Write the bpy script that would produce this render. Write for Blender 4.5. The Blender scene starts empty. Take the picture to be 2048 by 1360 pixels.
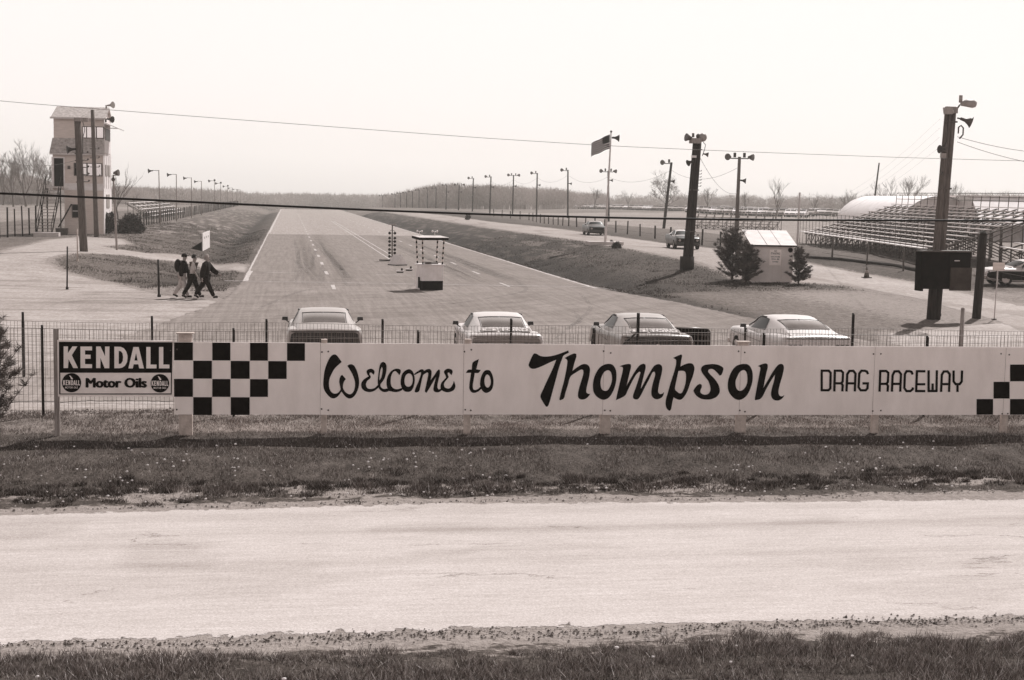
SUN_E, SKY_K, EXPO, HAZE = 5.0, 8.3, 0.14, .00042
import bpy, bmesh, math, random
import numpy as np
from mathutils import Vector, Matrix, noise as mnoise
random.seed(7); rng = np.random.default_rng(11)
R = math.radians
sc = bpy.context.scene
C = sc.collection
# ------------------------------------------------------------------ camera
CH, FOC, PITCH, ROLL, YAW = 4.2, 2844.0, R(5.70), R(1.02), R(9.0)
def cam_basis():
    s, c = math.sin(YAW), math.cos(YAW)
    F = Vector((s*math.cos(PITCH), c*math.cos(PITCH), -math.sin(PITCH)))
    R0 = Vector((c, -s, 0)); U0 = Vector((s*math.sin(PITCH), c*math.sin(PITCH), math.cos(PITCH)))
    return F, R0*math.cos(ROLL)+U0*math.sin(ROLL), U0*math.cos(ROLL)-R0*math.sin(ROLL)
CF, CR, CU = cam_basis()
CP = Vector((0, 0, CH))
cam = bpy.data.cameras.new('camera'); cam.lens = 50; cam.sensor_width = 36*2048/2048*1.0
cam.lens = FOC/2048*36; cam.clip_end = 8000; cam.clip_start = .1
co = bpy.data.objects.new('camera', cam); C.objects.link(co); sc.camera = co
m = Matrix((CR, CU, -CF)).transposed().to_4x4(); m.translation = CP; co.matrix_world = m
sc.render.resolution_x = 1024; sc.render.resolution_y = 680
def ray(px, py): return CF*FOC + CR*(px-1024) - CU*(py-680)
def sm(a, lo, hi):
    t = np.clip((np.asarray(a, float)-lo)/(hi-lo), 0, 1); return t*t*(3-2*t)
# ------------------------------------------------------------------ terrain height
XL, XR = -2.0, 14.4
def T(x, y):
    x = np.asarray(x, float); y = np.asarray(y, float)
    z = .12*sm(y, 20.6, 22.2)*(1-sm(y, 25.5, 29))
    e = XL-x
    fl = sm(y, 71, 82)
    z = z + fl*(-.55*np.exp(-((e-3.0)/1.5)**2)*(e > 0) + .62*sm(e, 4.0, 11))
    z = z + (1-fl)*sm(y, 60, 78)*.3*sm(e, 6, 12)
    e = x-XR
    yy = y + 6*sm(e, 0, 12)
    fr = sm(yy, 58, 76)
    z = z - fr*.5*np.exp(-((e-2.1)/1.3)**2)*(e > 0)
    z = z + .85*sm(yy, 60, 100)*sm(e, 2.6, 9.0)
    z = z + .6*sm(x, 45, 100)*sm(y, 130, 280)*(1-.6*sm(y, 330, 480))
    z = z + .15*np.sin(x*.11+1)*np.sin(y*.07)*sm(np.abs(x-6), 16, 30)*sm(y, 60, 110)
    z = z - 9*sm(y, 400, 640)*(1-sm(x, 45, 100))
    z = z + .05*sm(y, 10, 10.2)*(1-sm(y, 12.7, 13.6)) 
    return z
def Tz(x, y): return float(T(x, y))
def at(px, py, z=None):
    """point seen at a pixel: on the terrain, or at height z"""
    d = ray(px, py)
    if z is not None:
        t = (z-CH)/d.z; return CP+d*t
    zz = 0.0
    for _ in range(40):
        if d.z >= -1e-6: break
        p = CP+d*((zz-CH)/d.z); nz = Tz(p.x, p.y)
        zz += (nz-zz)*.6
    return CP+d*((zz-CH)/d.z)
def atD(px, py, D): return CP+ray(px, py)*(D/FOC)        # at camera depth D
def zat(px, py, x, y):                                    # height seen at py above ground point x,y
    d = ray(px, py); D = (Vector((x, y, 0))-Vector((0, 0, 0))).dot(Vector((CF.x, CF.y, 0)))
    k = D/(d.x*CF.x+d.y*CF.y)
    return CH+d.z*k
# ------------------------------------------------------------------ materials (black and white film toned warm)
def G(v, tone=1.0):
    t = min(1, max(0, v))**.5*tone
    return (v, v*(.745+.195*t), v*(.60+.345*t), 1)
MATS = {}
def mat(name, v, rough=.85, var=.18, scale=6, bump=.0, bscale=40, metal=0, v2=None, spec=.3, stretch=(1, 1, 1), sharp=None, tone=1.0):
    if name in MATS: return MATS[name]
    M = bpy.data.materials.new(name); M.use_nodes = True; nt = M.node_tree; N = nt.nodes; L = nt.links
    b = N['Principled BSDF']; b.inputs['Roughness'].default_value = rough; b.inputs['Metallic'].default_value = metal
    b.inputs['Specular IOR Level'].default_value = spec
    tc = N.new('ShaderNodeTexCoord'); mp = N.new('ShaderNodeMapping'); mp.inputs['Scale'].default_value = stretch
    L.new(tc.outputs['Object'], mp.inputs['Vector'])
    n = N.new('ShaderNodeTexNoise'); n.inputs['Scale'].default_value = scale; n.inputs['Detail'].default_value = 6; n.inputs['Roughness'].default_value = .6
    L.new(mp.outputs[0], n.inputs['Vector'])
    cr = N.new('ShaderNodeValToRGB'); e = cr.color_ramp.elements
    a, z = (sharp or (.3, .7))
    e[0].position = a; e[1].position = z
    e[0].color = G(v*(1-var), tone); e[1].color = G(v2 if v2 is not None else min(1, v*(1+var)), tone)
    L.new(n.outputs['Fac'], cr.inputs[0]); L.new(cr.outputs[0], b.inputs['Base Color'])
    if bump:
        n2 = N.new('ShaderNodeTexNoise'); n2.inputs['Scale'].default_value = bscale; n2.inputs['Detail'].default_value = 4
        L.new(mp.outputs[0], n2.inputs['Vector'])
        bp = N.new('ShaderNodeBump'); bp.inputs['Strength'].default_value = bump; bp.inputs['Distance'].default_value = .02
        L.new(n2.outputs['Fac'], bp.inputs['Height']); L.new(bp.outputs[0], b.inputs['Normal'])
    MATS[name] = M; return M
M = dict(
 board=mat('board_paint', .90, .7, .08, 1.2, .25, 60, stretch=(2.2, 2.2, .8), tone=.75), black=mat('black_paint', .012, .9, .3, 9, spec=.03), sign_light=mat('sign_enamel_light', .88, .5, .08, 5, tone=.75),
 postw=mat('white_wash_post', .50, .9, .22, 9, .4, 30, tone=.6), postd=mat('dark_post', .02, .8, .3, 9), wire=mat('wire', .16, .6, .2, 9), cable=mat('cable_rubber', .015, .6, .2, 9),
 pole=mat('pole_wood', .12, .9, .45, 4, .6, 22, stretch=(6, 6, .6)), poledark=mat('pole_wood_dark', .032, .9, .5, 4, .6, 22, stretch=(6, 6, .6)),
 polemid=mat('pole_wood_light', .30, .9, .4, 4, .6, 22, stretch=(6, 6, .6)),
 metal=mat('galvanised', .35, .45, .2, 8, metal=.5), lamp=mat('lamp_housing', .09, .5, .3, 8), lampl=mat('lamp_housing_light', .30, .5, .2, 8),
 white=mat('white_painted_wood', .72, .8, .12, 3), wallg=mat('tower_siding', .62, .85, .14, 2.5, stretch=(.6, .6, 6), tone=.65), wallw=mat('shed_wall', .70, .9, .08, 2, .15, 60, tone=.85),
 hallroof=mat('hall_roofing', .85, .8, .08, 1.5), roofl=mat('pale_roofing', .62, .7, .14, 1.5), roofg=mat('grey_shingle', .42, .95, .35, 5, .5, 20), dark=mat('dark_void', .012, .9, .2, 5, spec=.1),
 glass=mat('window_glass', .30, .06, .2, 1, metal=.65), cglass=mat('car_glass', .13, .07, .15, 1, spec=.6, metal=.35), dglass=mat('dark_car_glass', .012, .3, .1, 1, spec=.10),
 tyre=mat('tyre_rubber', .015, .85, .2, 9, spec=.2), rim=mat('wheel_rim', .45, .3, .1, 5, metal=.8), chrome=mat('chrome', .6, .15, .05, 4, metal=.95),
 carw=mat('car_paint_white', .62, .32, .02, 1, spec=.5), carg=mat('car_paint_grey', .24, .3, .04, 1, spec=.5), cars=mat('car_paint_silver', .40, .3, .04, 1, spec=.5),
 card=mat('car_paint_dark', .07, .25, .1, 1, spec=.5), carb=mat('car_paint_black', .025, .35, .1, 1, spec=.4), carm=mat('car_paint_mid', .20, .3, .06, 1, spec=.5),
 lens=mat('tail_lens', .06, .3, .2, 30), hlens=mat('headlight_lens', .7, .15, .05, 5), plank=mat('bench_plank', .55, .8, .2, 3), frame=mat('bench_frame', .10, .8, .3, 5),
 bark=mat('bark', .13, .95, .3, 8), twig=mat('twig', .17, .95, .3, .3), needle=mat('conifer_needles', .065, .8, .6, 2.2, v2=.20), lotwhite=mat('far_car_white', .88, .4, .02, 1), lotgrey=mat('far_car_grey', .6, .4, .02, 1), leaf=mat('shrub_leaf', .035, .8, .6, 2.5, v2=.12),
 concrete=mat('concrete', .5, .9, .15, 3, .3, 30), orange=mat('cone_plastic', .10, .6, .2, 5), skin=mat('skin_tone', .30, .7, .1, 8, spec=.2),
 clothd=mat('dark_cloth', .02, .95, .4, 14, spec=.1), clothm=mat('grey_cloth', .10, .95, .3, 14, spec=.1), clothl=mat('light_cloth', .46, .95, .15, 14, spec=.1), hairl=mat('white_hair', .5, .9, .2, 30), haird=mat('dark_hair', .015, .8, .2, 30, spec=.2),
 paint=mat('line_paint', .34, .8, .35, 3, v2=.62), rust=mat('dark_sheet_metal', .012, .95, .4, 3, spec=.03), rust2=mat('grey_sheet_metal', .055, .9, .3, 3, spec=.05), horn=mat('horn_speaker', .04, .6, .3, 8),
 stripe=mat('flag_light', .75, .8, .05, 4), stripd=mat('flag_red', .015, .8, .1, 4), skyglass=mat('sky_reflecting_pane', .75, .08, .05, 1, metal=.9), bluef=mat('flag_blue', .012, .8, .1, 4), brick=mat('block_wall', .6, .9, .15, 3),
)
# ------------------------------------------------------------------ mesh builder
class MB:
    def __init__(s): s.v = []; s.f = []; s.m = []; s.mi = 0; s.smooth = []
    def add(s, vs, fs, mi=None, smooth=False):
        o = len(s.v); s.v += [tuple(v) for v in vs]
        for f in fs: s.f.append([i+o for i in f]); s.m.append(s.mi if mi is None else mi); s.smooth.append(smooth)
    def box(s, c, d, rz=0, mi=None, rx=0, ry=0, taper=1.0):
        hx, hy, hz = d[0]/2, d[1]/2, d[2]/2
        vs = [(-hx, -hy, -hz), (hx, -hy, -hz), (hx, hy, -hz), (-hx, hy, -hz)]+[(x*taper, y*taper, hz) for x, y in ((-hx, -hy), (hx, -hy), (hx, hy), (-hx, hy))]
        if rx or ry or rz:
            mt = Matrix.Rotation(rz, 3, 'Z')@Matrix.Rotation(ry, 3, 'Y')@Matrix.Rotation(rx, 3, 'X')
            vs = [mt@Vector(v) for v in vs]
        vs = [(v[0]+c[0], v[1]+c[1], v[2]+c[2]) for v in vs]
        s.add(vs, [(3, 2, 1, 0), (4, 5, 6, 7), (0, 1, 5, 4), (1, 2, 6, 5), (2, 3, 7, 6), (3, 0, 4, 7)], mi)
    def tube(s, pts, rad, n=8, cap=True, mi=None, smooth=True):
        pts = [Vector(p) for p in pts]
        if not hasattr(rad, '__len__'): rad = [rad]*len(pts)
        vs = []; up = Vector((0, 0, 1))
        a0 = None
        for i, p in enumerate(pts):
            t = (pts[min(i+1, len(pts)-1)]-pts[max(i-1, 0)])
            if t.length < 1e-9: t = up.copy()
            t.normalize()
            if a0 is None:
                a0 = t.cross(up) if abs(t.z) < .95 else t.cross(Vector((0, 1, 0)))
            a = (a0-t*a0.dot(t)); a.normalize(); a0 = a; b = t.cross(a)
            for k in range(n):
                w = 2*math.pi*k/n; vs.append(p+(a*math.cos(w)+b*math.sin(w))*rad[i])
        fs = []
        for i in range(len(pts)-1):
            for k in range(n):
                k2 = (k+1) % n; fs.append((i*n+k, i*n+k2, (i+1)*n+k2, (i+1)*n+k))
        s.add(vs, fs, mi, smooth)
        if cap:
            o = len(s.v)-len(vs)
            s.f.append([o+k for k in range(n)][::-1]); s.m.append(s.mi if mi is None else mi); s.smooth.append(False)
            s.f.append([o+(len(pts)-1)*n+k for k in range(n)]); s.m.append(s.mi if mi is None else mi); s.smooth.append(False)
    def quad(s, a, b, c, d, mi=None): s.add([a, b, c, d], [(0, 1, 2, 3)], mi)
    def grid(s, P, mi=None, smooth=True, flip=False):   # P[i][j]
        n, k = len(P), len(P[0]); vs = [p for r in P for p in r]; fs = []
        for i in range(n-1):
            for j in range(k-1):
                f = (i*k+j, (i+1)*k+j, (i+1)*k+j+1, i*k+j+1); fs.append(f[::-1] if flip else f)
        s.add(vs, fs, mi, smooth)
    def ball(s, c, r, nu=10, nv=6, mi=None, zlo=-1.0, zs=1.0):
        P = []
        a0 = math.asin(max(-1, zlo))
        for i in range(nv+1):
            a = a0+(math.pi/2-a0)*i/nv
            P.append([(c[0]+r*math.cos(a)*math.cos(2*math.pi*j/nu), c[1]+r*math.cos(a)*math.sin(2*math.pi*j/nu), c[2]+r*zs*math.sin(a)) for j in range(nu+1)])
        s.grid(P, mi, True, flip=True)
    def prism(s, poly, h, axis='z', off=0, mi=None):
        n = len(poly)
        def mk(p, t):
            return {'z': (p[0], p[1], t), 'y': (p[0], t, p[1]), 'x': (t, p[0], p[1])}[axis]
        vs = [mk(p, off) for p in poly]+[mk(p, off+h) for p in poly]
        fs = [list(range(n))[::-1], list(range(n, 2*n))]+[(i, (i+1) % n, n+(i+1) % n, n+i) for i in range(n)]
        s.add(vs, fs, mi)
    def build(s, name, m, parent=None, loc=None, fixn=True):
        me = bpy.data.meshes.new(name); me.from_pydata(s.v, [], s.f)
        ms = m if isinstance(m, (list, tuple)) else [m]
        for x in ms: me.materials.append(M[x] if isinstance(x, str) else x)
        me.polygons.foreach_set('material_index', s.m); me.polygons.foreach_set('use_smooth', s.smooth)
        if fixn:
            bm = bmesh.new(); bm.from_mesh(me); bmesh.ops.recalc_face_normals(bm, faces=bm.faces); bm.to_mesh(me); bm.free()
        me.update()
        o = bpy.data.objects.new(name, me); C.objects.link(o)
        if parent is not None: o.parent = parent
        if loc is not None: o.location = loc
        return o
def tag(o, label=None, cat=None, group=None, kind=None):
    if label: o['label'] = label
    if cat: o['category'] = cat
    if group: o['group'] = group
    if kind: o['kind'] = kind
    return o
def thing(name, label, cat, loc=(0, 0, 0), rz=0, group=None):
    o = bpy.data.objects.new(name, None); C.objects.link(o); o.location = loc; o.rotation_euler = (0, 0, rz); o.empty_display_size = .3
    return tag(o, label, cat, group)
def kids(o): return [c for c in C.objects if c.parent == o]
def copy_tree(o, parent=None, ch=None):
    ch = ch or {}
    c = o.copy(); C.objects.link(c)
    if parent is not None: c.parent = parent
    for k in kids(o):
        k2 = k.copy(); C.objects.link(k2); k2.parent = c
        for g in kids(k):
            g2 = g.copy(); C.objects.link(g2); g2.parent = k2
    return c
ORD = 'first second third fourth fifth sixth seventh eighth ninth tenth eleventh twelfth thirteenth fourteenth fifteenth sixteenth seventeenth eighteenth nineteenth twentieth'.split()
def npmesh(name, V, F, m, attrs=None, smooth=False, parent=None, layout=None):
    """V (n,3) F (k,3 or 4)"""
    me = bpy.data.meshes.new(name); V = np.asarray(V, np.float32); F = np.asarray(F, np.int32); k = F.shape[1]
    me.vertices.add(len(V)); me.vertices.foreach_set('co', V.ravel())
    me.loops.add(F.size); me.loops.foreach_set('vertex_index', F.ravel())
    me.polygons.add(len(F)); me.polygons.foreach_set('loop_start', np.arange(0, F.size, k, dtype=np.int32))
    try: me.polygons.foreach_set('loop_total', np.full(len(F), k, np.int32))
    except Exception: pass
    if smooth: me.polygons.foreach_set('use_smooth', np.ones(len(F), bool))
    for a, d in (attrs or {}).items():
        at_ = me.attributes.new(a, 'FLOAT', 'POINT'); at_.data.foreach_set('value', np.asarray(d, np.float32))
    me.materials.append(m if not isinstance(m, str) else M[m]); me.update(); me.validate()
    o = bpy.data.objects.new(name, me); C.objects.link(o)
    if parent is not None: o.parent = parent
    return o
# signed distance to polygon (positive inside)
def sdf(X, Y, poly):
    p = np.array(poly, float); n = len(p); d = np.full(X.shape, 1e9); ins = np.zeros(X.shape, bool)
    for i in range(n):
        a, b = p[i], p[(i+1) % n]; e = b-a; wx, wy = X-a[0], Y-a[1]
        t = np.clip((wx*e[0]+wy*e[1])/max(e@e, 1e-9), 0, 1)
        d = np.minimum(d, np.hypot(wx-e[0]*t, wy-e[1]*t))
        c = ((a[1] > Y) != (b[1] > Y)) & (X < (b[0]-a[0])*(Y-a[1])/((b[1]-a[1]) if b[1] != a[1] else 1e-9)+a[0])
        ins ^= c
    return np.where(ins, d, -d)
def pxpoly(pts): return [tuple(at(*p))[:2] for p in pts]
def vnoise(X, Y, s, seed=0):
    """cheap value noise on arrays"""
    x = X/s+seed*17.3; y = Y/s-seed*9.1; xi = np.floor(x).astype(int); yi = np.floor(y).astype(int); fx = x-xi; fy = y-yi
    fx = fx*fx*(3-2*fx); fy = fy*fy*(3-2*fy)
    def h(a, b):
        v = np.sin(a*127.1+b*311.7+seed*74.7)*43758.5453; return v-np.floor(v)
    return (h(xi, yi)*(1-fx)+h(xi+1, yi)*fx)*(1-fy)+(h(xi, yi+1)*(1-fx)+h(xi+1, yi+1)*fx)*fy
# ------------------------------------------------------------------ surfaces whose albedo is carried per vertex ('alb'), ragged borders from 'edge'
def surfmat(name, s1=3.0, c1=.35, s2=40, c2=.35, stretch=(1, 1, 1), edge=False, eamp=.5, escale=3.0, bump=.5, bd=.03, s3=None, c3=.3, st3=(1, 1, 1), rough=.95, crack=False, grain=None, dirt=False):
    Mt = bpy.data.materials.new(name); Mt.use_nodes = True; nt = Mt.node_tree; N = nt.nodes; L = nt.links
    b = N['Principled BSDF']; b.inputs['Roughness'].default_value = rough; b.inputs['Specular IOR Level'].default_value = .12
    geo = N.new('ShaderNodeNewGeometry')
    def mul(a, k=None, op='MULTIPLY'):
        q = N.new('ShaderNodeMath'); q.operation = op
        if hasattr(a, 'links'): L.new(a, q.inputs[0])
        else: q.inputs[0].default_value = a
        if hasattr(k, 'links'): L.new(k, q.inputs[1])
        else: q.inputs[1].default_value = k
        return q.outputs[0]
    def noise(s, st, det=6, rg=.62):
        mp = N.new('ShaderNodeMapping'); mp.inputs['Scale'].default_value = st; L.new(geo.outputs['Position'], mp.inputs['Vector'])
        n = N.new('ShaderNodeTexNoise'); n.inputs['Scale'].default_value = s; n.inputs['Detail'].default_value = det; n.inputs['Roughness'].default_value = rg
        L.new(mp.outputs[0], n.inputs['Vector']); return n.outputs['Fac']
    at_ = N.new('ShaderNodeAttribute'); at_.attribute_name = 'alb'; val = at_.outputs['Fac']
    def modulate(val, s, st, c):
        f = mul(mul(mul(noise(s, st), .5, 'SUBTRACT'), 4*c), 1.0, 'ADD')
        q = mul(f, .12, 'MAXIMUM'); return mul(val, q)
    val = modulate(val, s1, stretch, c1); val = modulate(val, s2, stretch, c2)
    if s3: val = modulate(val, s3, st3, c3)
    if grain:
        for (gs, gst, gc) in grain: val = modulate(val, gs, gst, gc)
    if dirt:
        da = N.new('ShaderNodeAttribute'); da.attribute_name = 'dirt'
        q = mul(mul(noise(5.5, (.7, 1.2, 1), 8, .72), .5, 'SUBTRACT'), 2.2); q = mul(q, da.outputs['Fac'], 'ADD')
        sr = N.new('ShaderNodeMapRange'); sr.inputs[1].default_value = .42; sr.inputs[2].default_value = .58; L.new(q, sr.inputs[0])
        soil = modulate(.27, 9, (1, 1, 1), .3); mxf = N.new('ShaderNodeMix'); L.new(sr.outputs[0], mxf.inputs[0]); L.new(val, mxf.inputs[2]); L.new(soil, mxf.inputs[3]); val = mxf.outputs[0]
    if crack:
        mp = N.new('ShaderNodeMapping'); mp.inputs['Scale'].default_value = (.16, .55, 1); L.new(geo.outputs['Position'], mp.inputs['Vector'])
        wn = N.new('ShaderNodeTexNoise'); wn.inputs['Scale'].default_value = 1.3; wn.inputs['Detail'].default_value = 12; wn.inputs['Roughness'].default_value = .72; L.new(mp.outputs[0], wn.inputs['Vector'])
        mx = N.new('ShaderNodeMix'); mx.data_type = 'VECTOR'; mx.inputs['Factor'].default_value = .5
        L.new(mp.outputs[0], mx.inputs[4]); L.new(wn.outputs['Color'], mx.inputs[5])
        vo = N.new('ShaderNodeTexVoronoi'); vo.feature = 'DISTANCE_TO_EDGE'; vo.inputs['Scale'].default_value = 2.4; L.new(mx.outputs[1], vo.inputs['Vector'])
        n5 = noise(.9, (.3, 1, 1), 3)
        gate = N.new('ShaderNodeMapRange'); gate.inputs[1].default_value = .54; gate.inputs[2].default_value = .60; L.new(n5, gate.inputs[0])
        cr = N.new('ShaderNodeMapRange'); cr.inputs[1].default_value = .004; cr.inputs[2].default_value = .010; cr.inputs[3].default_value = .45; cr.inputs[4].default_value = 1
        L.new(vo.outputs['Distance'], cr.inputs[0])
        one = mul(mul(1.0, cr.outputs[0], 'SUBTRACT'), gate.outputs[0]); val = mul(val, mul(1.0, one, 'SUBTRACT'))
    cr = N.new('ShaderNodeValToRGB'); el = cr.color_ramp.elements
    st = [0, .02, .06, .15, .3, .5, .75, 1.0]
    el[0].position = 0; el[0].color = G(.004); el[1].position = 1; el[1].color = G(.95)
    for p in st[1:-1]:
        e = el.new(p); e.color = G(p)
    L.new(val, cr.inputs[0]); L.new(cr.outputs[0], b.inputs['Base Color'])
    if bump:
        bp = N.new('ShaderNodeBump'); bp.inputs['Strength'].default_value = bump; bp.inputs['Distance'].default_value = bd
        L.new(noise(s2*.7, stretch, 3), bp.inputs['Height']); L.new(bp.outputs[0], b.inputs['Normal'])
    if edge:
        ea = N.new('ShaderNodeAttribute'); ea.attribute_name = 'edge'
        nn = mul(mul(noise(escale, (1, 1, 1), 8, .7), .5, 'SUBTRACT'), eamp*4)
        k = mul(mul(ea.outputs['Fac'], nn, 'ADD'), 0.0, 'GREATER_THAN')
        tr = N.new('ShaderNodeBsdfTransparent'); mx = N.new('ShaderNodeMixShader')
        L.new(k, mx.inputs[0]); L.new(tr.outputs[0], mx.inputs[1]); L.new(b.outputs[0], mx.inputs[2]); L.new(mx.outputs[0], N['Material Output'].inputs['Surface'])
    return Mt
xs = np.unique(np.round(np.concatenate([np.linspace(-900, -60, 22), np.linspace(-60, -25, 25), np.linspace(-25, -12, 40), np.linspace(-12, 30, 190), np.linspace(30, 60, 60), np.linspace(60, 200, 40), np.linspace(200, 1200, 24)]), 3))
ys = np.unique(np.round(np.concatenate([np.linspace(-12, 10, 12), np.linspace(10, 30, 130), np.linspace(30, 110, 220), np.linspace(110, 220, 120), np.linspace(220, 430, 80), np.linspace(430, 700, 40), np.linspace(700, 1700, 14)]), 3))
GX, GY = np.meshgrid(xs, ys); GZ = T(GX, GY)
# small real unevenness of turf, none under roads
turf = ((vnoise(GX, GY, .7, 3)-.5)*.05+(vnoise(GX, GY, 2.3, 4)-.5)*.07)
def gridmesh(name, Zg, mask, m, attrs):
    attrs = dict(attrs); attrs['alb'] = attrs['alb']*.63
    ny, nx = GX.shape; idx = np.arange(ny*nx).reshape(ny, nx)
    cell = mask[:-1, :-1] | mask[1:, :-1] | mask[:-1, 1:] | mask[1:, 1:]
    a = idx[:-1, :-1][cell]; b = idx[:-1, 1:][cell]; c = idx[1:, 1:][cell]; d = idx[1:, :-1][cell]
    F = np.stack([a, b, c, d], 1); u, inv = np.unique(F, return_inverse=True)
    V = np.stack([GX.ravel(), GY.ravel(), Zg.ravel()], 1)[u]
    return npmesh(name, V, inv.reshape(F.shape), m, {k: v.ravel()[u] for k, v in attrs.items()}, smooth=True)
# ---- regions (world metres)
ROADP = [(-60, 12.95+.55), (-4, 13.42), (2, 13.45), (8, 13.25), (60, 12.6), (60, 18.9), (10.5, 18.77), (6, 18.95), (2, 19.15), (-1, 19.0), (-4, 18.85), (-60, 19.2)]
TRACKP = [(-2.35, 60), (-2.2, 69), (-2.15, 800), (14.6, 800), (14.75, 66), (15.2, 62.5), (16.0, 57), (16.6, 50), (17.2, 43), (19.5, 36), (24, 29.5), (-9, 29.0), (-5.5, 37), (-4.2, 45), (-3.0, 53)]
YARDP = pxpoly([(-60, 590), (-60, 512), (0, 505), (60, 490), (110, 478), (160, 474), (240, 478), (255, 488), (200, 493), (235, 499), (300, 507), (400, 518), (492, 531), (490, 544), (400, 531), (300, 518), (240, 510), (140, 506), (95, 517), (90, 526), (130, 545), (200, 562), (320, 590), (400, 600), (480, 606)])
YARDP = YARDP+[(-2.2, 50), (3, 44), (12, 38), (17, 38), (19.5, 44), (24, 47.0), (29, 50), (40, 52.5), (60, 54), (60, 27.0), (-25, 27.2)]
RETP = pxpoly([(760, 421), (850, 427), (1000, 446), (1150, 463), (1300, 483), (1420, 497), (1500, 506), (1640, 533), (1830, 566), (1940, 590), (2110, 625)]) + \
       pxpoly([(2110, 690), (1990, 640), (1850, 600), (1700, 572), (1620, 566), (1500, 562), (1400, 524), (1300, 505), (1180, 484), (1000, 458), (880, 440), (780, 425)])
e_road = sdf(GX, GY, ROADP); e_track = sdf(GX, GY, TRACKP); e_yard = sdf(GX, GY, YARDP); e_ret = sdf(GX, GY, RETP)
onroad = np.clip(np.maximum.reduce([e_road, e_track, e_yard, e_ret])+.3, 0, 1)
GZ = GZ+turf*(1-np.minimum(1, onroad*3))
# ---- ground albedo
n1 = vnoise(GX, GY, 1.3, 1); n2 = vnoise(GX, GY, 4.5, 2); n3 = vnoise(GX, GY, .45, 5); n4 = vnoise(GX, GY, 14, 6)
alb = np.full(GX.shape, .125)
alb = np.where(GY > 30, .12+.05*n2, alb)
el = XL-GX; er = GX-XR
lt = (GX < XL) & (GY > 62)
alb = np.where(lt, .17+.07*n2-.10*np.exp(-((el-2.8)/2.0)**2), alb)
st = vnoise(GX*2.2+GY*.12, GY*.35, 1.0, 8)
alb = np.where(lt & (GY > 130) & (el < 12), alb*(.7+1.0*(st > .62)*(el > 3)), alb)
rt = (GX > XR) & (GY > 50)
alb = np.where(rt, .095+.035*n2-.055*np.exp(-((er-2.6)/2.0)**2)+.09*sm(er, 14, 26), alb)
alb = np.where(rt & (GY > 95) & (er < 12) & (er > 2), alb*(.8+.9*(st > .66)), alb)
lawn = sm(GX, 15.5, 19)*(1-sm(GY, 62, 67))*sm(GY, 34, 40)
alb = alb*(1-lawn)+lawn*(.25+.12*sm(GX, 19, 27)*n2)
alb = np.where(GX > 44, .31+.14*n4+.06*n2, alb)
alb = np.where((GX < -30) & (GY > 90), .30+.14*n4, alb)
alb = np.where(GY > 330, .22+.08*n4, alb)
# foreground: verge, bare soil patches, shoulders
w_ = sm(GX, -9, -6)*(1-sm(GX, -2.4, -1.9))*sm(GY, 48, 52)*(1-sm(GY, 63, 66)); alb = alb+w_*(.02+.34*(n1 > .55)*n2+.12*n3)
fg = (GY < 27)
alb = np.where(fg, .105+.03*n1, alb)
patch = np.exp(-((GY-(20.05+.25*(n2-.5)))/.42)**2)*(.45+.75*(n1 > .42))*(1-.75*sm(GX, 5, 7)*(1-sm(GX, 8.5, 10.5)))
dirt = np.where(fg, np.clip(patch, 0, 1)*1.12, 0.0)
dirt = np.where(fg & (GY > 15), np.maximum(dirt, 1.15*np.exp(-np.maximum(0, -e_road-.38)/.16)), dirt)
dirt = np.where(fg & (GY < 15), np.maximum(dirt, 1.25*np.exp(-np.maximum(0, -e_road-.30)/.42)), dirt)
dirt = np.where((GY > 26.2) & (GY < 29), sm(GY, 26.2, 27.2), dirt)
ed = np.maximum(e_yard, e_ret); dirt = np.where(GY > 29, np.maximum(dirt, .9*np.exp(-np.maximum(0, -ed)/.8)), dirt)
dirt = np.where((GY > 29) & (GX > 15), np.maximum(dirt, (.48+.35*(n2-.5))*lawn*sm(GX, 18, 24)), dirt)
dirt = np.where(lt, np.maximum(dirt, .30*sm(el, 5, 9)*(GY > 110)), dirt); dirt = np.where(rt, np.maximum(dirt, .18*sm(er, 3, 6)), dirt)
dirt = np.where((GX > -7.5) & (GX < -2) & (GY > 47) & (GY < 65), .55+.2*(n2-.5), dirt)
alb = np.where((GY > 24.6) & (GY < 29), .22+.10*n1, alb)
gm = surfmat('ground_turf', 1.6, .26, 26, .38, bump=.8, bd=.05, dirt=True, grain=[(6, (1, .45, 1), .45), (14, (1, .35, 1), .35)])
ground = gridmesh('ground', GZ, np.ones(GX.shape, bool), gm, {'alb': alb, 'dirt': dirt}); tag(ground, kind='structure', label='short spring grass and bare soil around the strip')
def nz(seed, s): return vnoise(GX, GY, s, seed)
# yard
a = .50+.12*n2-.06*n1+.10*sm(GX, 17, 25)
a = a-.10*(vnoise(GX*.25, GY*1.5+GX*.15, 1.0, 12) > .62)*(GY < 70)
yard = gridmesh('gravel_yard', GZ+.004, e_yard > -.5, surfmat('yard_gravel', 1.2, .16, 30, .25, grain=[(7, (1, .4, 1), .25), (2.2, (.25, 1.6, 1), .16)], edge=True, eamp=.28, escale=2.0, bump=.5), {'alb': a, 'edge': e_yard}); tag(yard, kind='structure')
a = .46+.08*n2+.12*sm(GX, 24, 34)-.10*(np.abs(vnoise(GX, GY*.2, 3, 14)-.5) < .06)
ret = gridmesh('return_road', GZ+.008, e_ret > -.6, surfmat('return_gravel', 1.2, .14, 24, .25, grain=[(6, (1, .4, 1), .22)], edge=True, eamp=.22, escale=1.6, bump=.4), {'alb': a, 'edge': e_ret}); tag(ret, kind='structure')
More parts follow.
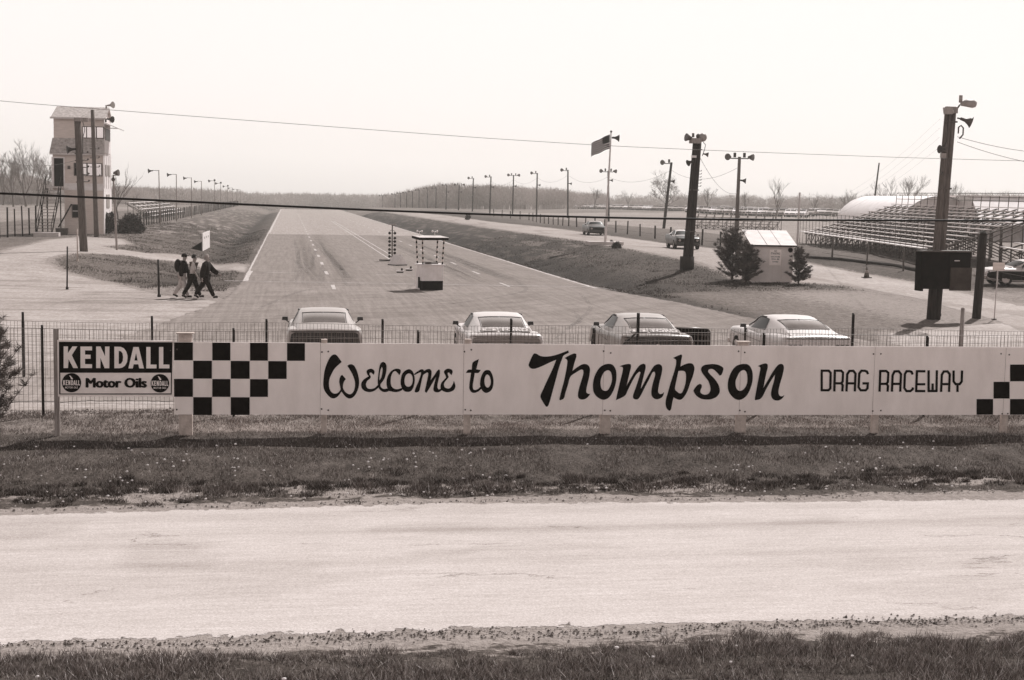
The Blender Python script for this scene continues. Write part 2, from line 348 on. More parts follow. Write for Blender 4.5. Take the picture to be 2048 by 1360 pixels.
# foreground road
a = .78-.06*(vnoise(GX*.12, GY, .5, 21) > .68)-.03*n2
a = a*(1-.13*np.exp(-((GY-17.6)/.16)**2)*(.5+n1)-.12*np.exp(-((GY-16.1)/.15)**2)*(.5+n2)-.10*(vnoise(GX*.6, GY*1.6, 1, 23) > .78))
road = gridmesh('road', GZ+.003, e_road > -.45, surfmat('road_seal', .9, .05, 70, .30, stretch=(.6, 1, 1), edge=True, eamp=.20, escale=3.2, bump=.5, bd=.015, s3=9, c3=.10, st3=(.12, 1.6, 1), crack=True, grain=[(22, (.7, 1, 1), .12), (3.0, (.5, 1.5, 1), .06)]), {'alb': a, 'edge': e_road}); tag(road, kind='structure')
# strip
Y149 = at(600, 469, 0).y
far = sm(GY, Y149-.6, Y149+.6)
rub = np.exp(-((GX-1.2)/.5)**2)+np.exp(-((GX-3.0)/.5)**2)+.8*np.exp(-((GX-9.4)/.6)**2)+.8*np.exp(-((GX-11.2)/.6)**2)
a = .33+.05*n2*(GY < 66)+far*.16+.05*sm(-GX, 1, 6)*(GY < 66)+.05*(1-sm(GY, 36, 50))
a = a-.07*np.clip(rub, 0, 1)*sm(GY, 66, 74)*(1-far)*(.5+.8*vnoise(GX*4, GY*.08, 1.0, 31))
arc = vnoise(np.hypot(GX+9, GY-72)*2.2, np.arctan2(GY-72, GX+9)*6, 1.0, 33)
a = a-.05*sm(arc, .5, .8)*(1-sm(GY, 60, 68))*(n4*.6+.5)
a = a-.05*far*(1-sm(np.abs(GX-6.2), 2, 6))*vnoise(GX*3, GY*.05, 1, 35)
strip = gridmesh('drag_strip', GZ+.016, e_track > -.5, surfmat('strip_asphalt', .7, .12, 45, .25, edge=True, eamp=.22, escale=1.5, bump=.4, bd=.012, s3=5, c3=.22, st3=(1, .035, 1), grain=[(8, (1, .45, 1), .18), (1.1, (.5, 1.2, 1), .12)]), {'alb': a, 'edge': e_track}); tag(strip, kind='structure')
def line(name, x0, y0, x1, y1, w, rag=.02, z=.024):
    n = max(2, int(math.hypot(x1-x0, y1-y0)/.8)); mb = MB(); P = []
    dx, dy = x1-x0, y1-y0; l = math.hypot(dx, dy); nx_, ny_ = -dy/l, dx/l
    for i in range(n+1):
        t = i/n; cx, cy = x0+dx*t, y0+dy*t; k = w/2*(1+random.uniform(-.12, .12)); o = random.uniform(-rag, rag)
        P.append([(cx+nx_*(k+o), cy+ny_*(k+o), Tz(cx, cy)+z), (cx-nx_*(k-o), cy-ny_*(k-o), Tz(cx, cy)+z)])
    mb.grid(P, smooth=False); o = mb.build(name, 'paint', strip); return o
line('edge_line', -2.03, 69.2, -1.92, 390, .24, .02); line('edge_line', 14.45, 66.0, 14.2, 390, .2, .05)
line('start_line', -3.0, 69.3, 16.0, 66.6, .16)
for k in range(24):
    y0 = 68.0-3.3+k*10.75 if k else 63.6
    line('lane_dash', 2.05, y0, 2.05, y0+3.2, .17)
for k in range(20):
    line('lane_dash', 10.35, 66.5+k*10.75, 10.35, 69.5+k*10.75, .14)
line('centre_line', 6.65, 93, 6.8, 230, .10); line('centre_line', 7.2, 93, 7.2, 230, .10)
line('stage_line', -1.5, 76.9, .6, 76.7, .12); line('stage_line', 4.6, 75.7, 7.6, 75.5, .12)
# ---- tyre marks: curved ribbons of rubber, broken by the roughness of the surface
SK = bpy.data.materials.new('rubber_marks'); SK.use_nodes = True; sn = SK.node_tree.nodes; sl_ = SK.node_tree.links; sb = sn['Principled BSDF']; sb.inputs['Base Color'].default_value = G(.07); sb.inputs['Roughness'].default_value = .9
sg = sn.new('ShaderNodeNewGeometry'); sno = sn.new('ShaderNodeTexNoise'); sno.inputs['Scale'].default_value = 2.2; sno.inputs['Detail'].default_value = 10; sno.inputs['Roughness'].default_value = .75; sl_.new(sg.outputs['Position'], sno.inputs['Vector'])
smr = sn.new('ShaderNodeMapRange'); smr.inputs[1].default_value = .42; smr.inputs[2].default_value = .72; smr.inputs[3].default_value = 0; smr.inputs[4].default_value = .42; sl_.new(sno.outputs['Fac'], smr.inputs[0])
stn_ = sn.new('ShaderNodeBsdfTransparent'); smx = sn.new('ShaderNodeMixShader'); sl_.new(smr.outputs[0], smx.inputs[0]); sl_.new(stn_.outputs[0], smx.inputs[1]); sl_.new(sb.outputs[0], smx.inputs[2]); sl_.new(smx.outputs[0], sn['Material Output'].inputs['Surface'])
M['rubber'] = SK
def mark(pts, w, name='tyre_mark'):
    P = [Vector((*p, 0)) for p in pts]; Q = []
    for i in range(len(P)-1):
        for k in range(8): Q.append(P[i].lerp(P[i+1], k/8))
    Q.append(P[-1])
    for _ in range(6): Q = [Q[0]]+[(Q[i-1]+Q[i]*2+Q[i+1])/4 for i in range(1, len(Q)-1)]+[Q[-1]]
    mb = MB(); R_ = []
    for i, q in enumerate(Q):
        t = (Q[min(i+1, len(Q)-1)]-Q[max(0, i-1)]).normalized(); n_ = Vector((-t.y, t.x, 0)); k = w/2*min(1, i/3+.1, (len(Q)-1-i)/3+.1); R_.append([tuple(q+n_*k+Vector((0, 0, Tz(q.x, q.y)+.020))), tuple(q-n_*k+Vector((0, 0, Tz(q.x, q.y)+.020)))])
    mb.grid(R_, smooth=False); mb.build(name, 'rubber', strip)
rk = random.Random(5)
for lane in (2.1, 10.3):
    for k in range(15):
        o_ = rk.choice((-.85, .85))+rk.gauss(0, .35); y0 = rk.uniform(66, 80); y1 = y0+rk.uniform(18, 70); dr = rk.gauss(0, .45); mark([(lane+o_, y0), (lane+o_+dr*.3, (y0*2+y1)/3), (lane+o_+dr, y1)], rk.uniform(.16, .34))
for k in range(16):
    x0 = rk.uniform(-4, 15); y0 = rk.uniform(38, 60); a = rk.uniform(-1.2, 1.2); L1 = rk.uniform(5, 14); x1 = x0+math.sin(a)*L1; y1 = y0+math.cos(a)*L1; b_ = a+rk.uniform(-.7, .7)
    x2 = x1+math.sin(b_)*L1*.7; y2 = y1+math.cos(b_)*L1*.7
    if -2 < x2 < 14 and -2 < x1 < 14: mark([(x0, y0), (x1, y1), (x2, y2)], rk.uniform(.14, .24))
# ---- loose stuff
def blades(name, X, Y, Z, h, w, m, lean=.5):
    n = len(X); th = rng.uniform(0, 2*np.pi, n); ln = rng.normal(0, lean, (n, 2))*h[:, None]
    V = np.empty((n, 3, 3)); V[:, 0, 0] = X-np.cos(th)*w; V[:, 0, 1] = Y-np.sin(th)*w; V[:, 0, 2] = Z-.01
    V[:, 1, 0] = X+np.cos(th)*w; V[:, 1, 1] = Y+np.sin(th)*w; V[:, 1, 2] = Z-.01
    V[:, 2, 0] = X+ln[:, 0]; V[:, 2, 1] = Y+ln[:, 1]; V[:, 2, 2] = Z+h
    F = np.arange(n*3).reshape(n, 3); r_ = np.repeat(rng.uniform(0, 1, n), 3)
    o = npmesh(name, V.reshape(-1, 3), F, m, {'rnd': r_}); return o
def blademat(name, a, b):
    Mt = bpy.data.materials.new(name); Mt.use_nodes = True; N = Mt.node_tree.nodes; L = Mt.node_tree.links
    bs = N['Principled BSDF']; bs.inputs['Roughness'].default_value = .8; bs.inputs['Specular IOR Level'].default_value = .15
    at_ = N.new('ShaderNodeAttribute'); at_.attribute_name = 'rnd'
    cr = N.new('ShaderNodeValToRGB'); e = cr.color_ramp.elements; e[0].color = G(a); e[1].color = G(b); e[1].position = .85
    q = e.new(.9); q.color = G(min(.6, b*2.4))
    L.new(at_.outputs['Fac'], cr.inputs[0]); L.new(cr.outputs[0], bs.inputs['Base Color']); return Mt
GM = blademat('grass_blade', .075, .33); GM2 = blademat('grass_blade_far', .07, .24); GM3 = blademat('grass_clump', .03, .13); GM4 = blademat('grass_rough', .035, .11)
def interpZ(X, Y): # height of the modelled ground
    ix = np.clip(np.searchsorted(xs, X)-1, 0, len(xs)-2); iy = np.clip(np.searchsorted(ys, Y)-1, 0, len(ys)-2)
    fx = (X-xs[ix])/(xs[ix+1]-xs[ix]); fy = (Y-ys[iy])/(ys[iy+1]-ys[iy])
    return (GZ[iy, ix]*(1-fx)+GZ[iy, ix+1]*fx)*(1-fy)+(GZ[iy+1, ix]*(1-fx)+GZ[iy+1, ix+1]*fx)*fy
n = 170000; X = rng.uniform(-7, 14, n); Y = rng.uniform(9.6, 13.1, n)
cl = vnoise(X, Y, .35, 51); cl2 = vnoise(X, Y, 1.4, 52)
lim = 12.66-.02*X+.34*(vnoise(X, Y*0, .7, 53)-.5)*2+.15*cl
keep = (rng.uniform(0, 1, n) < np.clip((lim-Y)/.30, 0, 1)) & (rng.uniform(0, 1, n) < .15+1.1*cl)
X, Y, cl, cl2 = X[keep], Y[keep], cl[keep], cl2[keep]
o = blades('grass', X, Y, interpZ(X, Y), (.03+.06*cl+.03*cl2)*rng.uniform(.5, 1.2, len(X)), .0035+.002*cl, GM); tag(o, 'grass tufts along the near verge at the bottom of the photo', kind='stuff')
n = 330000; X = rng.uniform(-9, 22, n); Y = rng.uniform(19.3, 27.6, n)
cl = vnoise(X, Y, .4, 61); cl2 = vnoise(X, Y, 1.2, 62)
er_ = -np.interp(X, [-10, -4, 2, 6, 10.5, 25], [-18.9, -18.85, -19.15, -18.95, -18.77, -18.9])
bare = np.exp(-((Y-20.15)/.36)**2)*(1-.7*sm(X, 5, 7)*(1-sm(X, 8.5, 10.5)))
keep = (Y > er_+.62+.25*cl2) & (rng.uniform(0, 1, n) < (.25+.9*cl)*(1-.82*bare*(cl < .62)))
X, Y, cl, cl2, bare = [q[keep] for q in (X, Y, cl, cl2, bare)]
h = (.018+.045*cl+.06*bare*(cl > .5))*rng.uniform(.5, 1.25, len(X))
o = blades('grass', X, Y, interpZ(X, Y), h, .0055, GM2); tag(o, 'turf of the verge between the road and the long white board', kind='stuff')
# coarser tufts: clumps on the worn edge of the verge, rough grass on the banks and lawn
def clumps(name, label, cx, cy, rad, per, hh, w, m):
    n = len(cx)*per; k = np.repeat(np.arange(len(cx)), per); a = rng.uniform(0, 6.28, n); q = np.sqrt(rng.uniform(0, 1, n))*rad[k]
    X = cx[k]+np.cos(a)*q*1.5; Y = cy[k]+np.sin(a)*q; dome = 1-.6*(q/rad[k])**2
    o = blades(name, X, Y, interpZ(X, Y), hh[k]*dome*rng.uniform(.6, 1.2, n), np.full(n, w), m, lean=.7); tag(o, label, kind='stuff')
n = 480; cx = rng.uniform(-7, 17, n); cy = 20.42+rng.normal(0, .32, n)-.25*(rng.uniform(0, 1, n) < .3); clumps('grass', 'dark grass clumps on the worn bank beside the road', cx, cy, rng.uniform(.04, .16, n), 120, rng.uniform(.04, .11, n), .0055, GM3)
n = 520; cx = rng.uniform(-4, 9.5, n); cy = rng.uniform(10.8, 12.75, n); clumps('grass', 'clumps of longer grass in the nearest verge', cx, cy, rng.uniform(.04, .13, n), 90, rng.uniform(.05, .11, n), .004, GM)
n = 70000; X = np.concatenate([rng.uniform(-16, -2.5, n), rng.uniform(14.8, 30, n)]); Y = np.concatenate([62+rng.uniform(0, 1, n)**1.6*110, 48+rng.uniform(0, 1, n)**1.6*90])
ee = np.maximum.reduce([sdf(X, Y, YARDP), sdf(X, Y, RETP), sdf(X, Y, TRACKP)]); cl = vnoise(X, Y, .9, 81)*.6+vnoise(X, Y, 3.1, 82)*.4
keep = (ee < -.35) & ~((X > 17) & (Y < 64)) & (rng.uniform(0, 1, 2*n) < np.clip(cl*2.4-.6, .05, 1)*(1-.8*((X > 15) & (Y < 60)))); X, Y, cl = X[keep], Y[keep], cl[keep]
o = blades('grass', X, Y, interpZ(X, Y), (.03+.09*cl)*rng.uniform(.5, 1.3, len(X)), .010+.008*cl, GM4, lean=.9); tag(o, 'rough grass on the banks either side of the strip', kind='stuff')
# dandelions
n = 420; X = rng.uniform(-7, 17, n); Y = np.where(rng.uniform(0, 1, n) < .75, 20.6+np.abs(rng.normal(0, 1.4, n)), rng.uniform(19.45, 19.9, n))
keep = (vnoise(X, Y, .8, 71) > .42) & (Y < 23.4); X, Y = X[keep], Y[keep]
X = np.append(X, rng.uniform(-3, 10, 10)); Y = np.append(Y, rng.uniform(11.6, 12.6, 10)); Z = interpZ(X, Y); mb = MB()
for x, y, z in zip(X, Y, Z): 
    r = random.uniform(.012, .024); mb.ball((x, y, z+.05), r, 6, 3, zs=.6)
tag(mb.build('dandelion_heads', mat('seed_head', .8, .9, .05, 5), fixn=False), 'scattered white dandelion heads in the verge', kind='stuff')
# gravel grit on the road shoulders
mb = MB()
def stone(x, y, r, mi):
    z = float(interpZ(np.array([x]), np.array([y]))[0])+.01
    a = random.uniform(0, 3); vs = []
    for k in range(5): vs.append((x+r*math.cos(a+k*1.256)*random.uniform(.7, 1.1), y+r*math.sin(a+k*1.256)*random.uniform(.7, 1.1), z))
    vs.append((x+r*.2, y, z+r*random.uniform(.6, 1))); mb.add(vs, [(k, (k+1) % 5, 5) for k in range(5)], mi)
for k in range(2600):
    x = random.uniform(-5, 10); y = 13.18-.012*x+random.gauss(0, .11)+.1*math.sin(x*1.3); stone(x, y, random.uniform(.006, .020), int(random.random() < .6))
for k in range(700):
    x = random.uniform(-6, 16); y = 19.15+abs(random.gauss(0, .16)); stone(x, y, random.uniform(.008, .024), int(random.random() < .5))
for k in range(500):
    x = random.uniform(-6, 17); y = random.uniform(19.7, 20.5); stone(x, y, random.uniform(.01, .035), int(random.random() < .5))
for k in range(500):
    x = random.uniform(-8, 8); y = 27.2+random.gauss(0, .3); stone(x, y, random.uniform(.01, .03), 1)
tag(mb.build('gravel', [mat('pale_stone', .45, .9, .2, 5), mat('dark_stone', .09, .9, .3, 5)], fixn=False), 'loose stones along the road shoulders', kind='stuff')
# ------------------------------------------------------------------ light
SUN = Vector((.517, .708, 1.0)).normalized()
elev = math.asin(SUN.z); az = math.atan2(SUN.x, SUN.y)
sd = bpy.data.lights.new('sun', 'SUN'); sd.energy = SUN_E; sd.angle = R(.6); sd.color = (1, .985, .97)
so = bpy.data.objects.new('sun', sd); C.objects.link(so); so.rotation_euler = SUN.to_track_quat('Z', 'Y').to_euler(); so.location = (0, 0, 40)
W = bpy.data.worlds.new('World'); sc.world = W; W.use_nodes = True; N = W.node_tree.nodes; L = W.node_tree.links
bg = N['Background']; sky = N.new('ShaderNodeTexSky'); sky.sky_type = 'NISHITA'; sky.sun_disc = False; sky.sun_elevation = elev; sky.sun_rotation = az
sky.dust_density = 4.0; sky.air_density = 1.5; sky.ozone_density = 1
bw = N.new('ShaderNodeRGBToBW'); L.new(sky.outputs[0], bw.inputs[0])
# black-and-white film: the sky keeps only its luminance, evened out by the haze of the day
mr = N.new('ShaderNodeMath'); mr.operation = 'POWER'; L.new(bw.outputs[0], mr.inputs[0]); mr.inputs[1].default_value = .20
mk = N.new('ShaderNodeMath'); mk.operation = 'MULTIPLY'; L.new(mr.outputs[0], mk.inputs[0]); mk.inputs[1].default_value = SKY_K
mn = N.new('ShaderNodeMath'); mn.operation = 'MINIMUM'; L.new(mk.outputs[0], mn.inputs[0]); mn.inputs[1].default_value = 9.7; mk = mn
# unseen sky overhead dimmed to deepen ground shadows; clear sky is darker on film
tcw = N.new('ShaderNodeTexCoord'); sx = N.new('ShaderNodeSeparateXYZ'); L.new(tcw.outputs['Generated'], sx.inputs[0])
zr = N.new('ShaderNodeMapRange'); zr.interpolation_type = 'SMOOTHSTEP'; L.new(sx.outputs['Z'], zr.inputs[0]); zr.inputs[1].default_value = .26; zr.inputs[2].default_value = .62; zr.inputs[3].default_value = 1; zr.inputs[4].default_value = .13
mk2 = N.new('ShaderNodeMath'); mk2.operation = 'MULTIPLY'; L.new(mk.outputs[0], mk2.inputs[0]); L.new(zr.outputs[0], mk2.inputs[1]); mk = mk2
vm = N.new('ShaderNodeVectorMath'); vm.operation = 'SCALE'; vm.inputs[0].default_value = (1, .938, .915); L.new(mk.outputs[0], vm.inputs['Scale'])
L.new(vm.outputs[0], bg.inputs['Color']); bg.inputs['Strength'].default_value = .1
sc.view_settings.view_transform = 'Standard'; sc.view_settings.look = 'None'; sc.view_settings.exposure = EXPO; sc.view_settings.gamma = 1
# haze
if HAZE:
    mb = MB(); mb.box((150, 844, 25), (2090, 1680, 74)); 
    hz = mb.build('haze', 'white'); hm = bpy.data.materials.new('haze_air'); hm.use_nodes = True; hn = hm.node_tree.nodes; hn.remove(hn['Principled BSDF'])
    pv = hn.new('ShaderNodeVolumePrincipled'); pv.inputs['Color'].default_value = (1, .955, .90, 1); pv.inputs['Density'].default_value = HAZE; pv.inputs['Anisotropy'].default_value = .3
    hm.node_tree.links.new(pv.outputs[0], hn['Material Output'].inputs['Volume']); hz.data.materials.clear(); hz.data.materials.append(hm)
    tag(hz, kind='stuff')
# ------------------------------------------------------------------ the long painted board
def SY(x): return 24.33-.041*(x+1.89)
def flat_poly(polys, m, name, parent, to3, off=0.0, step=.0012):
    """filled 2-D outlines (list of (outer, holes...)) laid on the board; to3 maps photo px to board metres"""
    mb = MB()
    vs_all = []
    for k, loops in enumerate(polys):
        cu = bpy.data.curves.new('tmp', 'CURVE'); cu.dimensions = '2D'; cu.fill_mode = 'BOTH'
        for lp in loops:
            sp = cu.splines.new('POLY'); sp.points.add(len(lp)-1)
            for q, p in zip(sp.points, lp): q.co = (p[0], p[1], 0, 1)
            sp.use_cyclic_u = True
        ob = bpy.data.objects.new('tmp', cu); C.objects.link(ob)
        dg = bpy.context.evaluated_depsgraph_get(); me = bpy.data.meshes.new_from_object(ob.evaluated_get(dg))
        vs = [to3(v.co.x, v.co.y, off+step*(k % 3)) for v in me.vertices]; mb.add(vs, [tuple(p.vertices) for p in me.polygons])
        bpy.data.objects.remove(ob); bpy.data.curves.remove(cu); bpy.data.meshes.remove(me)
    return mb.build(name, m, parent, fixn=False)
def smoothloop(pts, sub=4, corner=62):
    n = len(pts); out = []
    P = [Vector(p) for p in pts]
    def iscorner(i):
        a = P[i]-P[i-1]; b = P[(i+1) % n]-P[i]
        return a.length > 0 and b.length > 0 and math.degrees(a.angle(b)) > corner
    cs = [iscorner(i) for i in range(n)]
    for i in range(n):
        p0, p1, p2, p3 = P[i-1], P[i], P[(i+1) % n], P[(i+2) % n]
        t1 = (p2-p0)*.5; t2 = (p3-p1)*.5; l = (p2-p1).length
        if cs[i]: t1 = (p2-p1)
        if cs[(i+1) % n]: t2 = (p2-p1)
        if t1.length > 1.2*l: t1 = t1*(1.2*l/t1.length)
        if t2.length > 1.2*l: t2 = t2*(1.2*l/t2.length)
        for k in range(sub):
            t = k/sub; h = (2*t**3-3*t**2+1, t**3-2*t**2+t, -2*t**3+3*t**2, t**3-t**2)
            out.append(tuple(p1*h[0]+t1*h[1]+p2*h[2]+t2*h[3]))
    return out
def Z(ox, oy, k, pts): return [(ox+x/k, oy+y/k) for x, y in pts]
BP0 = Vector((-1.89, SY(-1.89), 0)); BDX = Vector((1, -.041, 0)).normalized()
NORM = Vector((-.041, -1, 0)).normalized()
def onboard(px, py, off=.0):
    """photo pixel -> point on the front face of the board (its own plane)"""
    d = ray(px, py); n = NORM; p0 = BP0+n*.012
    t = ((p0-CP).dot(n))/d.dot(n); return CP+d*t
bs = thing('welcome_sign', 'long white board with checkered ends, black script lettering, on short white posts beside the road', 'sign', (0, 0, 0))
zt = lambda x: 1.70-.003*(x+1.9)*0
BZ0, BZ1 = .465, 1.695
mbp = None
for k in range(7):
    x0 = -1.89+k*2.44; x1 = min(x0+2.44, 15.2 if k == 6 else 99)-.002
    mb = MB(); mb.box(((x0+x1)/2, SY((x0+x1)/2), (BZ0+BZ1)/2+random.uniform(-.004, .004)), (x1-x0, .02, BZ1-BZ0), rz=-.041, rx=random.uniform(-.003, .003)); o = mb.build('panel', 'board', bs)
    if k: mb = MB(); mb.box((x0-.003, SY(x0)-.0125, (BZ0+BZ1)/2), (.0035, .002, BZ1-BZ0-.02), rz=-.041); mb.build('joint', 'polemid', bs)
for px, w in ((371, .22), (648, .10), (935, .11), (1212, .17), (1484, .17), (1753, .11), (2012, .10)):
    p = onboard(px, 840); x = p.x; mb = MB(); top = {371: 1.83, 648: 1.75, 935: 1.77, 1484: 1.74}.get(px, 1.66)
    y = SY(x)+.07; mb.box((x, y, (top-.2)/2), (w, .10, top+.2), rz=-.041)
    if px in (371, 1484): mb.box((x, y, top+.012), (w+.07, .16, .02), rz=-.041)
    mb.build('post', 'postw', bs)
for x0 in (348, 648, 935, 1214, 1484, 1753, 2010):
    for dy in (700, 818):
        for dx in (-6, 7):
            p = onboard(x0+dx+random.uniform(-2, 2), dy+random.uniform(-3, 3)+(x0-348)*.004)
            mb = MB(); mb.ball(p+NORM*.002, .016, 6, 3); mb.build('bolt', 'frame', bs)
# checks
def rectpx(x0, y0, x1, y1): return [(x0, y0), (x1, y0), (x1, y1), (x0, y1)]
xl = [347.5, 386, 424, 461, 499.5, 536, 573.5, 610]; yl = lambda x: [684+(x-347)*.006, 720.5+(x-347)*.005, 757+(x-347)*.004, 793.5+(x-347)*.002, 830]
rows = [(0, 2, 4, 6), (1, 3, 5), (0, 2, 4), (1, 3)]; ch = []
for r_, cs in enumerate(rows):
    for c in cs:
        a, b_ = xl[c], xl[c+1]; ya, yb = yl(a), yl(b_); e = .6
        ch.append([[(a+e, ya[r_]+e), (b_-e*.4, yb[r_]+e), (b_-e*.4, yb[r_+1]-e*.2), (a+e, ya[r_+1]-e*.2)]])
for x0, y0, x1, y1 in ((1953, 798, 1986, 829.3), (1987, 763.5, 2019, 797), (2020, 729, 2052, 762.5), (2020, 798, 2052, 829.3), (2053, 694.8, 2085, 728), (2053, 763, 2085, 797)): ch.append([rectpx(x0, y0, x1, y1)])
flat_poly(ch[-6:], 'black', 'checkered_squares', bs, lambda x, y, o: onboard(x, y)+NORM*(.003+o))
flat_poly(ch[:-6], 'black', 'checkered_squares', bs, lambda x, y, o: onboard(x, y)+NORM*(.003+o))
